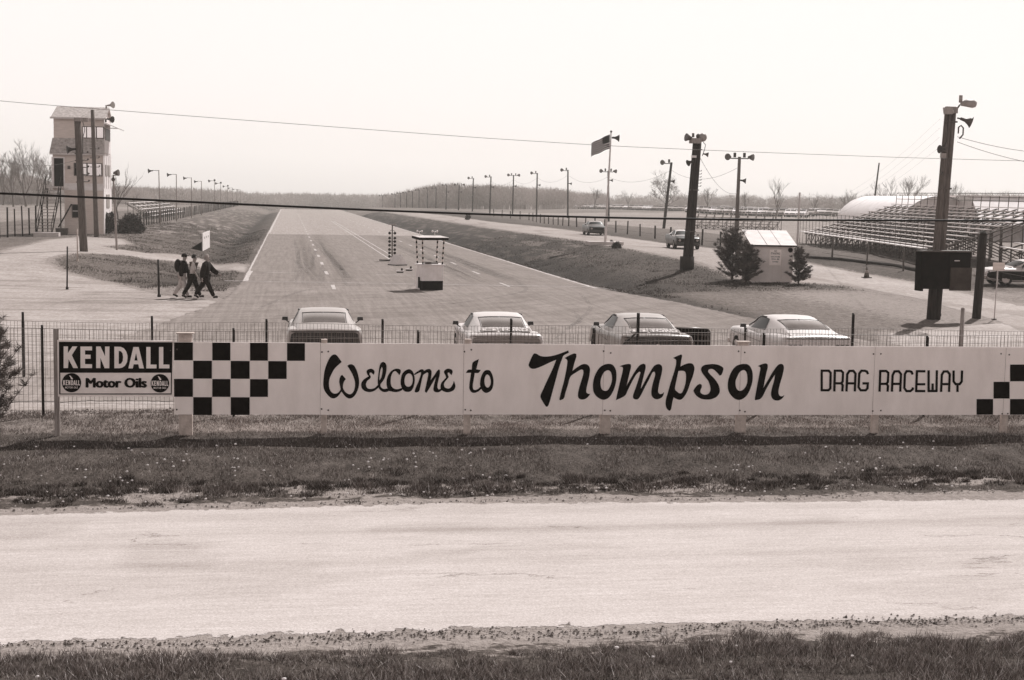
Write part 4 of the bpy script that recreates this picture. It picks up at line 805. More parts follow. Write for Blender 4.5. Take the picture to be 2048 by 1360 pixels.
    if open_door:
        mb = MB(); hx, hy = .93, .98; a = R(66)
        for nm in (0,):
            pts = [(0, .26), (1.12, .26), (1.22, .34), (1.22, .80), (1.16, .87), (0, .87)]
            ca, sa = math.cos(a), math.sin(a)
            def dp(u, z, o): return (hx+u*sa+o*ca, hy-u*ca+o*sa, z)
            vs = [dp(u, z, .05) for u, z in pts]+[dp(u, z, -.05) for u, z in pts]; k = len(pts)
            mb.add(vs, [list(range(k)), list(range(k, 2*k))[::-1]]+[(i, (i+1) % k, k+(i+1) % k, k+i) for i in range(k)])
        d_ = mb.build('door', 'rust', t); tag(d_, 'open right door with dark inner trim')
        mb = MB(); mb.tube([dp(.02, .885, 0), dp(1.14, .885, 0)], .018, 5); mb.build('door_sill', 'cars', d_)
        mb = MB(); mb.tube([dp(1.17, .32, -.02), dp(1.17, .82, -.02)], .05, 8); mb.build('door_edge', 'card', d_)
        mb = MB(); vs = [dp(u, z, .055) for u, z in ((.12, .34), (1.02, .34), (1.02, .78), (.12, .78))]; mb.add(vs, [(0, 1, 2, 3)]); mb.build('door_trim', 'clothd', d_)
    return t
GRP = 'sports coupes lined up facing down the strip'
def rear_at(px, ytail, ztail=.95):   # car centre from where its tail lip is seen
    d = ray(px, ytail); p = CP+d*((ztail-CH)/d.z); return p
p = rear_at(651, 661); make_car('fastback_car', 'leftmost parked fastback, pale grey roof with matt black tail panel, two dark mirrors', 'car', 'cars', 'cars', 'dark', 'glass', rot=R(-.3), loc=(p.x, p.y+2.36, 0), group=GRP)
p = rear_at(1020, 671); make_car('fastback_car', 'white fastback second from the left, word across its white trunk, dark left mirror', 'car', 'carw', None, 'mid', 'glass', words='carm', rot=R(-2), loc=(p.x, p.y+2.36, 0), group=GRP)
p = rear_at(1323, 673); make_car('fastback_car', 'grey fastback third from the left with its right door open and dark tail', 'car', 'carg', 'cars', 'dark', 'glass', words='carm', open_door=True, rot=R(-2.2), loc=(p.x, p.y+2.36, 0), group=GRP)
p = rear_at(1640, 676); make_car('fastback_car', 'white fastback farthest right of the four, plain white with thin dark tail lip', 'car', 'carw', None, 'same', 'glass', rot=R(-.8), loc=(p.x, p.y+2.36, 0), group=GRP)
# cars on the return road, coming towards the camera
def place_far(px, py, rot, **k):
    p = at(px, py); return make_car(loc=(p.x, p.y, p.z+.01), rot=rot, **k)
place_far(1189, 470, R(180-4), dim=True, name='coupe', label='silver coupe driving on the return road behind the flagpole', cat='car', paint='carb', roofp='cars')
place_far(1365, 497, R(180-6), dim=True, name='coupe', label='dark coupe with pale roof on the return road, partly hidden by the dark lighting pole', cat='car', paint='carb', roofp='carw')
place_far(2052, 571, R(84), name='sedan', label='two tone car, white above black, cut off by the right edge near the grandstand', cat='car', paint='carw', roofp='carw', twotone=True)
# ------------------------------------------------------------------ starter booth
p = at(859, 579.5); bx, by = p.x, p.y
b = thing('starter_booth', 'small roofed starter booth, white box with black lower half, on the strip beyond the cars', 'booth', (bx, by, 0), R(10))
mb = MB(); mb.box((0, 0, .78), (.98, 1.0, .70)); mb.build('box', 'white', b)
mb = MB(); mb.box((.0, 0, .215), (.97, .99, .43)); o = mb.build('skirt', 'black', b)
mb = MB(); mb.box((-.497, .20, .45), (.012, .62, .88)); o2 = mb.build('side_panel', 'white', b)
mb = MB(); mb.box((-.506, -.02, .33), (.012, .30, .5)); mb.build('side_stripe', 'black', b)
mb = MB(); mb.box((0, 0, 1.15), (1.14, 1.16, .05)); mb.build('counter', 'white', b)
for sx in (-1, 1):
    for sy in (-1, 1):
        mb = MB(); x, y = sx*.45, sy*.47
        for q in range(10):
            z0 = 1.175+q*.113; f = 1+.10*(z0-1.17); mb.tube([(x*f, y*f, z0), (x*(f+.0113), y*(f+.0113), z0+.113)], .034, 7, mi=q % 2)
        mb.build('post', ['black', 'wallg'], b)
mb = MB(); mb.box((0, 0, 2.34), (1.34, 1.38, .11), rx=R(2)); rf = mb.build('roof', 'black', b)
mb = MB(); mb.box((0, 0, 2.402), (1.36, 1.40, .015), rx=R(2)); mb.build('roof_sheet', 'plank', rf)
for sx in (-.36, .36):
    mb = MB(); mb.tube([(sx, .5, 2.36), (sx, .5, 2.62)], .015, 5); mb.tube([(sx-.1, .5, 2.62), (sx+.1, .5, 2.62)], .012, 5)
    for q in (-.11, .11): mb.ball((sx+q, .5, 2.63), .05, 8, 6)
    mb.build('roof_lamp', 'carw', b)
mb = MB(); mb.box((-.12, -.1, 1.22), (.25, .3, .09)); mb.box((.2, 0, 1.21), (.3, .35, .07)); mb.build('console', 'lamp', b)
# ------------------------------------------------------------------ starting light tree
p = at(784, 522); t = thing('starting_tree', 'tall pole of paired round dark starting lights at the start line', 'starting lights', (p.x, p.y, 0), R(-6))
mb = MB(); mb.tube([(0, 0, 0), (0, 0, 2.4)], .04, 8); mb.build('pole', 'orange', t)
mb = MB(); mb.box((-.45, 0, .05), (.75, .12, .07)); mb.box((0, 0, .06), (.4, .4, .08)); mb.build('base', 'black', t)
for z in (.30, .52, .74, 1.02, 1.26, 1.48, 1.80):
    for sx in (-.17, .17):
        mb = MB(); mb.tube([(sx, -.06, z), (sx, .10, z)], .088, 12); mb.tube([(sx, .0, z), (0, 0, z)], .012, 5); mb.build('lamp', 'black', t)
mb = MB(); mb.tube([(-.17, 0, 1.84), (-.14, 0, 1.96), (0, 0, 2.0), (.14, 0, 1.96), (.17, 0, 1.84)], .015, 6); mb.build('lamp_bracket', 'orange', t)
mb = MB(); mb.box((0, 0, 2.36), (.5, .08, .06)); mb.build('top_bar', 'paint', t)
p = at(795, 531); t = thing('wedge_box', 'pale wedge shaped box on the strip right beside the starting light pole', 'box', (p.x, p.y, 0), R(33))
mb = MB(); mb.prism([(-.42, .06), (.42, .06), (.0, .66)], .8, 'y', -.4); mb.build('cover', 'white', t)
mb = MB(); mb.box((0, 0, .035), (.86, .82, .07)); mb.build('base', 'black', t)
for px, py, lab in ((800, 546, 'low flat pale timing unit on the strip left of the booth'), (818, 542, 'dark small timing unit touching the left side of the booth')):
    p = at(px, py); t = thing('timing_unit', lab, 'timing unit', (p.x, p.y, 0), R(-4))
    mb = MB(); mb.box((0, 0, .11), (.44, .2, .07)); mb.build('housing', 'white', t)
    mb = MB(); mb.box((0, 0, .04), (.36, .14, .07)); mb.box((.1, 0, .2), (.1, .1, .12)); mb.build('stand', 'black', t)
# ------------------------------------------------------------------ people
def skin(name, nodes, edges, m, parent, sub=1):
    keys = list(nodes); me = bpy.data.meshes.new(name); me.from_pydata([nodes[k][:3] for k in keys], [(keys.index(a), keys.index(b_)) for a, b_ in edges], [])
    ob = bpy.data.objects.new(name, me); C.objects.link(ob); ob.modifiers.new('s', 'SKIN'); 
    for i, k in enumerate(keys):
        sv = me.skin_vertices[0].data[i]; r_ = nodes[k][3]; sv.radius = r_ if isinstance(r_, tuple) else (r_, r_); sv.use_root = (i == 0)
    if sub: s_ = ob.modifiers.new('u', 'SUBSURF'); s_.levels = sub; s_.render_levels = sub
    m2 = bpy.data.meshes.new_from_object(ob.evaluated_get(bpy.context.evaluated_depsgraph_get())); bpy.data.objects.remove(ob)
    m2.materials.clear(); m2.materials.append(M[m]); 
    for p in m2.polygons: p.use_smooth = True
    o = bpy.data.objects.new(name, m2); C.objects.link(o); o.parent = parent; return o
def person(label, px, py, rz, legs, arms, top, pants, head, hair, shoe='clothd', pack=False, cap=False, H_=1.78, lean=.04, rolled=False, vest=None, bulk=0.0):
    """faces +x; legs/arms = ((hip angle, knee bend), ...) in degrees, near (right, -y) side first"""
    p = at(px, py); t = thing('person', label, 'person', (p.x, p.y, p.z), rz); s = H_/1.78
    nd, ed = {}, []
    def N_(k, x, y, z, r_): nd[k] = (x*s, y*s, z*s, tuple(q*s for q in r_) if isinstance(r_, tuple) else r_*s)
    hz = .93; N_('pel', 0, 0, hz, (.13, .10)); N_('wai', lean*.5, 0, hz+.16, (.135, .10)); N_('che', lean*1.2, 0, hz+.36, (.155, .115)); N_('nec', lean*1.6, 0, hz+.53, .058); N_('hd0', lean*1.6+.02, 0, hz+.62, .072); N_('hd1', lean*1.6+.03, 0, hz+.73, .092); N_('hd2', lean*1.6+.02, 0, hz+.81, .065)
    N_('nos', lean*1.6+.125, 0, hz+.69, .014)
    ed += [('pel', 'wai'), ('wai', 'che'), ('che', 'nec'), ('nec', 'hd0'), ('hd0', 'hd1'), ('hd1', 'hd2'), ('hd1', 'nos')]
    zmin = 9
    for i, (sd_, (ha, kb)) in enumerate(zip((-1, 1), legs)):
        y = sd_*.095; a = R(ha); k_ = (math.sin(a)*.43, y, hz-.05-math.cos(a)*.43); b_ = R(ha-kb); an = (k_[0]+math.sin(b_)*.41, y, k_[2]-math.cos(b_)*.41)
        N_(f'hip{i}', 0, y, hz-.04, .095); N_(f'kne{i}', k_[0], y, k_[2], .062); N_(f'cal{i}', (k_[0]*2+an[0])/3-.015, y, (k_[2]*2+an[2])/3, .058); N_(f'ank{i}', an[0], y, an[2], .04)
        fa = b_*.6; N_(f'toe{i}', an[0]+.17*math.cos(fa), y, an[2]-.045+.17*math.sin(fa), .034); N_(f'hee{i}', an[0]-.05, y, an[2]-.035, .035)
        ed += [('pel', f'hip{i}'), (f'hip{i}', f'kne{i}'), (f'kne{i}', f'cal{i}'), (f'cal{i}', f'ank{i}'), (f'ank{i}', f'toe{i}'), (f'ank{i}', f'hee{i}')]
    for i, (sd_, (sa, eb, out)) in enumerate(zip((-1, 1), arms)):
        y = sd_*.19; x0 = lean*1.5; z0 = hz+.46; a = R(sa); e = (x0+math.sin(a)*.29, y+sd_*(.03+out*.3), z0-math.cos(a)*.29); b_ = R(sa+eb); w = (e[0]+math.sin(b_)*.26, e[1]+sd_*out*.2, e[2]-math.cos(b_)*.26)
        N_(f'sho{i}', x0, y, z0, .06); N_(f'elb{i}', *e, .043); N_(f'wri{i}', *w, .029); N_(f'pal{i}', w[0]+math.sin(b_)*.07, w[1], w[2]-math.cos(b_)*.07, (.034, .018))
        ed += [('che', f'sho{i}'), (f'sho{i}', f'elb{i}'), (f'elb{i}', f'wri{i}'), (f'wri{i}', f'pal{i}')]
        for f in range(4):
            o = (f-1.5)*.018; L_ = (.075, .085, .08, .062)[f]; bx_, bz_ = w[0]+math.sin(b_)*.075+math.cos(b_)*o, w[2]-math.cos(b_)*.075+math.sin(b_)*o
            N_(f'f{i}{f}a', bx_+math.sin(b_)*.035, w[1], bz_-math.cos(b_)*.035, .009); N_(f'f{i}{f}b', bx_+math.sin(b_+.4)*L_, w[1]-sd_*.015, bz_-math.cos(b_+.4)*L_, .008); ed += [(f'pal{i}', f'f{i}{f}a'), (f'f{i}{f}a', f'f{i}{f}b')]
        N_(f't{i}', w[0]+math.sin(b_)*.05+math.cos(b_)*.05, w[1], w[2]-math.cos(b_)*.05+math.sin(b_)*.05, .010); ed.append((f'pal{i}', f't{i}'))
    zmin = min(v[2] for v in nd.values())-.035*s
    nd = {k: (v[0], v[1], v[2]-zmin, v[3]) for k, v in nd.items()}
    skin('body', nd, ed, 'skin', t, 1)
    def grow(keys, g): return {k: (*nd[k][:3], tuple(q+g for q in nd[k][3]) if isinstance(nd[k][3], tuple) else nd[k][3]+g) for k in keys}
    kk = ['che', 'wai', 'pel', 'sho0', 'sho1', 'elb0', 'elb1']+([] if rolled else ['wri0', 'wri1']); g = grow(kk, .028+bulk); g['pel'] = (nd['pel'][0], nd['pel'][1], nd['pel'][2]-.10, (.15+bulk, .12+bulk))
    ee = [('che', 'wai'), ('wai', 'pel'), ('che', 'sho0'), ('che', 'sho1'), ('sho0', 'elb0'), ('sho1', 'elb1')]+([] if rolled else [('elb0', 'wri0'), ('elb1', 'wri1')])
    nk = nd['nec']; g['col'] = (nk[0], nk[1], nk[2]-.03, .07); ee.append(('che', 'col'))
    skin('jacket' if not rolled else 'shirt', g, ee, top, t, 1)
    if vest:
        g = grow(['che', 'wai', 'pel'], .04); g['col'] = (nk[0], nk[1], nk[2]-.04, .075); skin('vest', g, [('che', 'wai'), ('wai', 'pel'), ('che', 'col')], vest, t, 1)
    g = grow(['pel', 'hip0', 'kne0', 'cal0', 'ank0', 'hip1', 'kne1', 'cal1', 'ank1'], .038); skin('trousers', g, [('pel', 'hip0'), ('hip0', 'kne0'), ('kne0', 'cal0'), ('cal0', 'ank0'), ('pel', 'hip1'), ('hip1', 'kne1'), ('kne1', 'cal1'), ('cal1', 'ank1')], pants, t, 1)
    for i in (0, 1): g = grow([f'hee{i}', f'ank{i}', f'toe{i}'], .012); skin('shoe', g, [(f'hee{i}', f'ank{i}'), (f'ank{i}', f'toe{i}')], shoe, t, 1)
    h = nd['hd1']; mb = MB(); mb.ball((h[0]-.015, h[1], h[2]+.01), .118*s, 12, 6, zlo=-.45 if not cap else -.3, zs=1.0); 
    if cap: mb.box((h[0]+.12, 0, h[2]+.03), (.12, .15, .015), ry=R(12))
    for v_ in range(len(mb.v)):
        x, y, z = mb.v[v_]
        if x > h[0]+.06 and not cap: mb.v[v_] = (h[0]+.05, y, z+.01)
    mb.build('cap' if cap else 'hair', hair, t)
    for sd_ in (1, -1):
        mb = MB(); mb.ball((h[0]+.088, h[1]+sd_*.034, h[2]-.004), .012, 6, 4); mb.build('eye', 'haird', t)
    mb = MB(); mb.box((h[0]+.094, 0, h[2]-.078), (.012, .045, .008)); mb.build('mouth', 'clothd', t)
    for sd_ in (1, -1):
        mb = MB(); mb.ball((h[0]-.005, h[1]+sd_*.093, h[2]-.02), .026, 6, 4, zs=1.3); mb.build('ear', 'skin', t)
    if pack:
        c = nd['che']; b_ = thing('backpack', 'dark rucksack on the back of the leftmost walking man', 'bag', (0, 0, 0)); b_.location = t.location; b_.rotation_euler = t.rotation_euler
        mb = MB(); P = []
        for q in range(9):
            a = math.pi*q/8; rr = math.sin(a)*.5+.02; zz = c[2]-.2+.52*(.5-math.cos(a)*.5)-.06
            P.append([(c[0]-.22+math.cos(2*math.pi*j/14)*.17*rr*1.6, math.sin(2*math.pi*j/14)*.20*rr*1.6, zz) for j in range(15)])
        mb.grid(P); mb.build('bag', 'clothd', b_); mb = MB()
        for sd_ in (1, -1): mb.tube([(c[0]-.15, sd_*.11, c[2]+.18), (c[0]+.02, sd_*.12, c[2]+.19), (c[0]+.155, sd_*.12, c[2]+.02), (c[0]-.08, sd_*.14, c[2]-.14)], .022, 6)
        mb.build('strap', 'clothd', b_)
    return t
person('man on the left of three walking, dark cap and jacket, light trousers', 365, 596, R(-4), ((18, 4), (-14, 22)), ((-16, 20, .1), (14, 16, .1)), 'clothd', 'clothl', None, 'clothd', pack=True, cap=True, H_=1.77, bulk=.03)
person('middle of three walking men, dark vest over light rolled shirt, dark trousers', 385, 597, R(-8), ((-20, 12), (22, 2)), ((14, 18, .1), (-14, 16, .1)), 'clothl', 'clothd', None, 'haird', rolled=True, vest='clothm', H_=1.75, bulk=.015)
person('man on the right of three walking, all dark jacket and trousers, right arm swung forward', 411, 598, R(-12), ((28, 4), (-26, 12)), ((-16, 12, .1), (34, 20, .35)), 'clothd', 'clothd', None, 'skin', H_=1.8, lean=.03, bulk=.045)
# ------------------------------------------------------------------ shed
pa, pb = at(1504, 564), at(1594, 560)
w = 80/FOC*(Vector(pa)-CP).dot(CF); rz = R(-9)
t = thing('shed', 'small pale shed with slanting white roof and notice on its wall, between two conifers', 'shed', (pa.x, pa.y, pa.z), rz)
zf = zat(1504, 490, pa.x, pa.y)-pa.z; dp = 2.3; zb_k = zf+.52
mb = MB(); mb.add([(0, 0, -.2), (w, 0, -.2), (w, 0, zf), (0, 0, zf), (0, dp, -.2), (w, dp, -.2), (w, dp, zb_k), (0, dp, zb_k)], [(0, 1, 2, 3), (1, 5, 6, 2), (5, 4, 7, 6), (4, 0, 3, 7), (3, 2, 6, 7), (0, 4, 5, 1)]); mb.build('wall', 'wallw', t)
mb = MB(); sl = (zb_k-zf)/dp; mb.add([(-.15, -.22, zf-.22*sl+.01), (w+.15, -.22, zf-.22*sl+.01), (w+.15, dp+.5, zb_k+.5*sl+.01), (-.15, dp+.5, zb_k+.5*sl+.01)]+[(-.15, -.22, zf-.22*sl+.07), (w+.15, -.22, zf-.22*sl+.07), (w+.15, dp+.5, zb_k+.5*sl+.07), (-.15, dp+.5, zb_k+.5*sl+.07)], [(3, 2, 1, 0), (4, 5, 6, 7), (0, 1, 5, 4), (1, 2, 6, 5), (2, 3, 7, 6), (3, 0, 4, 7)]); rf = mb.build('roof', 'roofl', t)
mb = MB(); mb.box((w/2, -.225, zf-.22*sl+.035), (w+.31, .012, .075)); mb.build('fascia', 'black', rf)
for q in (.33, .66):
    mb = MB(); a_ = Vector((w*q, -.2, zf-.2*sl+.076)); b_ = Vector((w*q, dp+.48, zb_k+.48*sl+.076)); mb.tube([a_, b_], .012, 4); mb.build('roof_seam', 'lampl', rf)
mb = MB(); mb.box((w*.72, -.006, .5), (.012, .012, 1.3)); mb.box((w*.5, -.006, .62), (.008, .01, 1.2)); mb.build('wall_joint', 'wallg', t)
mb = MB(); mb.box((w*.56, -.012, zf-.60), (.58, .014, .78)); nb = mb.build('notice', 'sign_light', t)
def nt3(x, y, k): return Vector((x, -.021-k, y))
for i, (s_, x0, x1, zz, hh) in enumerate((('NO', .46, .52, zf-.30, .085), ('STANDING', .33, .80, zf-.43, .10), ('VIOLATORS', .34, .79, zf-.58, .07), ('WILL BE', .37, .76, zf-.70, .07), ('TOWED', .42, .72, zf-.83, .07))):
    c0 = w*.56; q = x1-x0 if i else .14; text3(s_, c0-q/2, c0+q/2, zz-.02, zz-.02+hh, 'frame', 'lettering', nb, nt3, bold=.02)
mb = MB(); mb.tube([(w*.93, -.04, zf-.22), (w*.93, 0, zf-.22)], .12, 16); mb.build('round_disc', 'black', t)
# ------------------------------------------------------------------ conifers and shrubs
def conifer(name, label, px, py, top, wpx, cat='conifer', m='needle', seed=0, n=2600, loc=None, lean=0, sparse=1.0, leafs=.05):
    rr = np.random.default_rng(seed); p = at(px, py) if loc is None else Vector(loc); D = (p-CP).dot(CF)
    Hh = (zat(px, top, p.x, p.y)-p.z); Rr = wpx/2/FOC*D; t = thing(name, label, cat, (p.x, p.y, p.z)); mb = MB(); mb.tube([(0, 0, -.1), (lean*.5, 0, Hh*.5), (lean, 0, Hh*.97)], [Hh*.022+.01, Hh*.014+.006, .006], 6)
    cen = []
    nb_ = int(90+Hh*26)
    for i in range(nb_):
        f = rr.uniform(.02, .95); L_ = Rr*(1-f)**.62*rr.uniform(.5, 1.15)+.05; a = rr.uniform(0, 6.28); z = f*Hh; up = rr.uniform(.3, 1.3)
        p0 = Vector((lean*f, 0, z)); p1 = p0+Vector((math.cos(a)*L_, math.sin(a)*L_, L_*up)); mb.tube([p0, p0.lerp(p1, .5)+Vector((0, 0, -.05*L_)), p1], [.012, .008, .004], 3, cap=False)
        for q in range(max(2, int(L_/.10))): cen.append((p0.lerp(p1, rr.uniform(.25, 1.05)), L_))
    mb.build('trunk', 'bark', t, fixn=False)
    cs = np.array([tuple(c[0]) for c in cen]); pick = rr.integers(0, len(cs), int(n*sparse)); base = cs[pick]+rr.normal(0, .03*max(.6, Hh/3), (len(pick), 3))
    k = len(base); d1 = rr.normal(0, 1, (k, 3)); d1[:, 2] = np.abs(d1[:, 2])*.7; d1 /= np.linalg.norm(d1, axis=1)[:, None]; d2 = rr.normal(0, 1, (k, 3)); d2 /= np.linalg.norm(d2, axis=1)[:, None]
    l = rr.uniform(.6, 1.6, (k, 1))*leafs*2.0; w_ = leafs*.16
    V = np.stack([base-d2*w_, base+d2*w_, base+d1*l], 1).reshape(-1, 3); npmesh('foliage', V, np.arange(len(V)).reshape(-1, 3), m, parent=t); return t
conifer('conifer', 'tallest of the small conifers, left of the pale shed', 1464, 560, 456, 84, seed=3, n=26000, leafs=.06)
conifer('conifer', 'low bushy conifer touching the left wall of the shed', 1492, 566, 490, 62, seed=4, n=22000, leafs=.06)
conifer('conifer', 'small conifer at the right corner of the shed', 1597, 568, 498, 52, seed=5, n=18000, leafs=.055)
conifer('pine', 'young pine at the left edge of the photo beside the oil sign', -38, 856, 630, 190, 'pine', seed=6, n=15000, loc=(-4.95, 24.0, .1), leafs=.05, m='pine_needle')
def bush(name, label, px, py, top, wpx, seed, n=3500, leafs=.10, m='leaf', stem=True):
    rr = np.random.default_rng(seed); p = at(px, py); D = (p-CP).dot(CF); Hh = zat(px, top, p.x, p.y)-p.z; Rr = wpx/2/FOC*D; t = thing(name, label, 'bush', (p.x, p.y, p.z)); mb = MB()
    for i in range(9):
        a = rr.uniform(0, 6.28); rad = rr.uniform(.3, .8)*Rr; mb.tube([(0, 0, -.1), (math.cos(a)*rad*.4, math.sin(a)*rad*.4, Hh*.5), (math.cos(a)*rad, math.sin(a)*rad, Hh*rr.uniform(.7, .9))], [.04, .025, .01], 4, cap=False)
    mb.build('stem', 'bark', t, fixn=False)
    cl = rr.normal(0, 1, (60, 3)); cl /= np.linalg.norm(cl, axis=1)[:, None]; cl *= rr.uniform(.3, 1, (60, 1))**.5; cl[:, 2] = np.abs(cl[:, 2]*1.0); cl = cl*np.array([Rr*.85, Rr*.7, Hh*.82])+np.array([0, 0, Hh*.08])
    base = cl[rr.integers(0, 60, n)]+rr.normal(0, Rr*.14, (n, 3)); base[:, 2] = np.abs(base[:, 2]); d1 = rr.normal(0, 1, (n, 3)); d1 /= np.linalg.norm(d1, axis=1)[:, None]; d2 = rr.normal(0, 1, (n, 3)); d2 /= np.linalg.norm(d2, axis=1)[:, None]
    V = np.stack([base-d2*leafs*.4, base+d2*leafs*.4, base+d1*leafs], 1).reshape(-1, 3); npmesh('foliage', V, np.arange(len(V)).reshape(-1, 3), m, parent=t); return t
bush('round_shrub', 'upright dark shrub at the right corner of the control tower', 217, 468, 417, 30, 11, 3000, .17)
bush('round_shrub', 'wide dark shrub between the tower and the grass bank', 260, 467, 428, 54, 12, 6000, .17)
bush('round_shrub', 'small dark shrub at the foot of the white flagpole', 1233, 496, 484, 22, 13, 1500, .10)
bush('round_shrub', 'tiny two pronged shrub beside the flagpole base', 1223, 489, 479, 9, 14, 500, .08)
bush('round_shrub', 'far small shrub on the grass edge of the return road', 936, 440, 424, 8, 15, 700, .3)
# ------------------------------------------------------------------ control tower
p = at(130, 471); TX, TY = p.x, 122.0; Dt = (Vector((TX, TY, 0))).dot(CF)
zg = Tz(TX, TY)
def tx(px): 
    d = ray(px, 400); return d.x/d.y*TY
def tzz(py): return zat(150, py, tx(150), TY)-zg
t = thing('control_tower', 'tall narrow three storey control tower with outside stair and shingled roofs at left', 'tower', (0, TY, zg))
xl0, xr0 = tx(129), tx(206); dp = 5.2
xl1, xr1 = tx(104), tx(206.5); xl2, xr2 = tx(107), tx(212)
z1, z2, z3, z4, z5, z6 = tzz(380), tzz(303), tzz(276), tzz(232), tzz(210), tzz(318)
def bx3(mb, x0, x1, y0, y1, za, zb, mi=0): mb.box(((x0+x1)/2, (y0+y1)/2, (za+zb)/2), (x1-x0, y1-y0, zb-za), mi=mi)
mb = MB(); bx3(mb, xl0, xr0, 0, dp, -.4, z1); mb.build('lower_wall', 'wallg', t)
mb = MB(); bx3(mb, xl1+.1, xr1+.02, .0, dp, z1, z2+.1); mb.build('middle_wall', 'wallg', t)
mb = MB(); bx3(mb, xl2, xr2-.2, .55, dp-.5, z2, z4); mb.build('upper_wall', 'wallg', t)
mb = MB()
def slab4(mb, a, b_, c, d, th=.12, mi=0):
    vs = [Vector(q) for q in (a, b_, c, d)]; n_ = (vs[1]-vs[0]).cross(vs[2]-vs[0]).normalized()*th; mb.add([v-n_ for v in vs]+vs, [(3, 2, 1, 0), (4, 5, 6, 7), (0, 1, 5, 4), (1, 2, 6, 5), (2, 3, 7, 6), (3, 0, 4, 7)], mi)
slab4(mb, (xl1-.1, -.35, z2-.12), (xr1+.15, -.35, z2-.12), (xr1+.05, .54, z3), (xl2-.1, .54, z3)); mb.build('skirt_roof', 'roofg', t)
mb = MB(); slab4(mb, (xl2-.15, .15, z4-.1), (xr2+.0, .15, z4-.1), (xr2+.05, 2.4, z5), (xl2+.0, 2.4, z5)); slab4(mb, (xl2, 2.4, z5), (xr2+.05, 2.4, z5), (xr2, dp-.1, z4-.1), (xl2-.15, dp-.1, z4-.1))
mb.build('roof', 'roofg', t)
mb = MB(); mb.add([(xl2, .55, z4), (xr2-.2, .55, z4), (xr2-.2, 2.4, z5-.15), (xl2, 2.4, z5-.15), (xr2-.2, dp-.5, z4), (xl2, dp-.5, z4)], [(1, 2, 4), (0, 5, 3)]); mb.build('gable', 'white', t, fixn=False)
for za, w_ in ((z2-.22, xr1+.15), (z4-.17, xr2)):
    mb = MB(); mb.box(((xl1-.1+w_)/2, -.34 if za < z3 else .16, za), (w_-xl1+.1, .04, .14)); mb.build('fascia', 'plank', t)
mb = MB(); bx3(mb, xl0-.02, xr0+.02, -.04, 0, z1-.02, z1+.55); mb.build('belt_board', 'white', t)
def win(x0p, x1p, y0p, y1p, yoff, panes, m_='glass'):
    x0, x1, za, zb = tx(x0p), tx(x1p), tzz(y1p), tzz(y0p); mb = MB(); mb.box(((x0+x1)/2, yoff-.03, (za+zb)/2), (x1-x0+.12, .06, zb-za+.12)); f = mb.build('window', 'frame', t)
    n_ = len(panes)
    for (a, b_) in panes:
        mb = MB(); mb.box((x0+(x1-x0)*(a+b_)/2, yoff-.068, (za+zb)/2), ((x1-x0)*(b_-a), .02, zb-za)); mb.build('pane', m_, f)
win(166, 207, 253, 274, .55, ((0, .15), (.2, .48), (.54, .62), (.68, .98)), 'skyglass'); win(150, 160, 327, 350, 0, ((.1, .9),), 'dark'); win(166, 204, 327, 350, 0, ((.0, .2), (.28, .58), (.66, .98)), 'skyglass')
win(145, 160, 410, 434, 0, ((.05, .95),), 'dark')
mb = MB(); mb.box((tx(152.5), -.085, tzz(422)), (tx(160)-tx(145), .02, .07)); mb.build('window_bar', 'plank', t)
# door, landing, stair
dx0, dx1, dz0, dz1 = tx(108), tx(129), tzz(373), tzz(317); mb = MB(); mb.box(((dx0+dx1)/2, -.015, (dz0+dz1)/2), (dx1-dx0-.1, .03, dz1-dz0)); mb.build('doorway', 'dark', t)
mb = MB(); bx3(mb, dx0-.14, dx0+.02, -.07, 0, dz0, dz1+.1); bx3(mb, dx1-.04, dx1+.06, -.07, 0, dz0, dz1+.1); bx3(mb, dx0+.02, dx1-.04, -.07, 0, dz1, dz1+.1); mb.build('door_frame', 'white', t)
sx0, sx1 = tx(96), tx(126); st_ = thing('stair', None, None, (0, 0, 0)); st_.parent = t
mb = MB(); bx3(mb, sx0, sx1+.1, -1.0, -.01, dz0-.18, dz0-.04); mb.build('landing', 'plank', st_)
fx0, fx1 = tx(84), tx(112); nst = 14
for k in range(nst):
    f = (k+1)/(nst+1); z = (dz0-.1)*(1-f); xo = (fx0-sx0)*f; mb = MB(); mb.box(((sx0+sx1)/2+xo, -1.0-2.0*f, z), (sx1-sx0, .26, .05)); mb.build('step', 'polemid', st_)
for s_, e_ in ((sx0, fx0), (sx1, fx0+sx1-sx0)):
    for dz_ in (0, .9):
        mb = MB(); mb.tube([(s_, -1.0, dz0-.15+dz_), (e_, -3.05, dz_-.05)], .045 if not dz_ else .03, 5); mb.build('stringer' if not dz_ else 'handrail', 'poledark', st_)
for q in range(5):
    f = q/4
    for s_, e_ in ((sx0, fx0), (sx1, fx0+sx1-sx0)):
        mb = MB(); x_ = s_+(e_-s_)*f; zz_ = (dz0-.1)*(1-f); mb.tube([(x_, -1-2.05*f, zz_-.05), (x_, -1-2.05*f, zz_+.9)], .03, 5); mb.build('baluster', 'poledark', st_)
for x_ in (sx0+.1, sx1-.05): mb = MB(); mb.tube([(x_, -.95, -.2), (x_, -.95, dz0-.1)], .05, 5); mb.build('stair_post', 'poledark', st_)
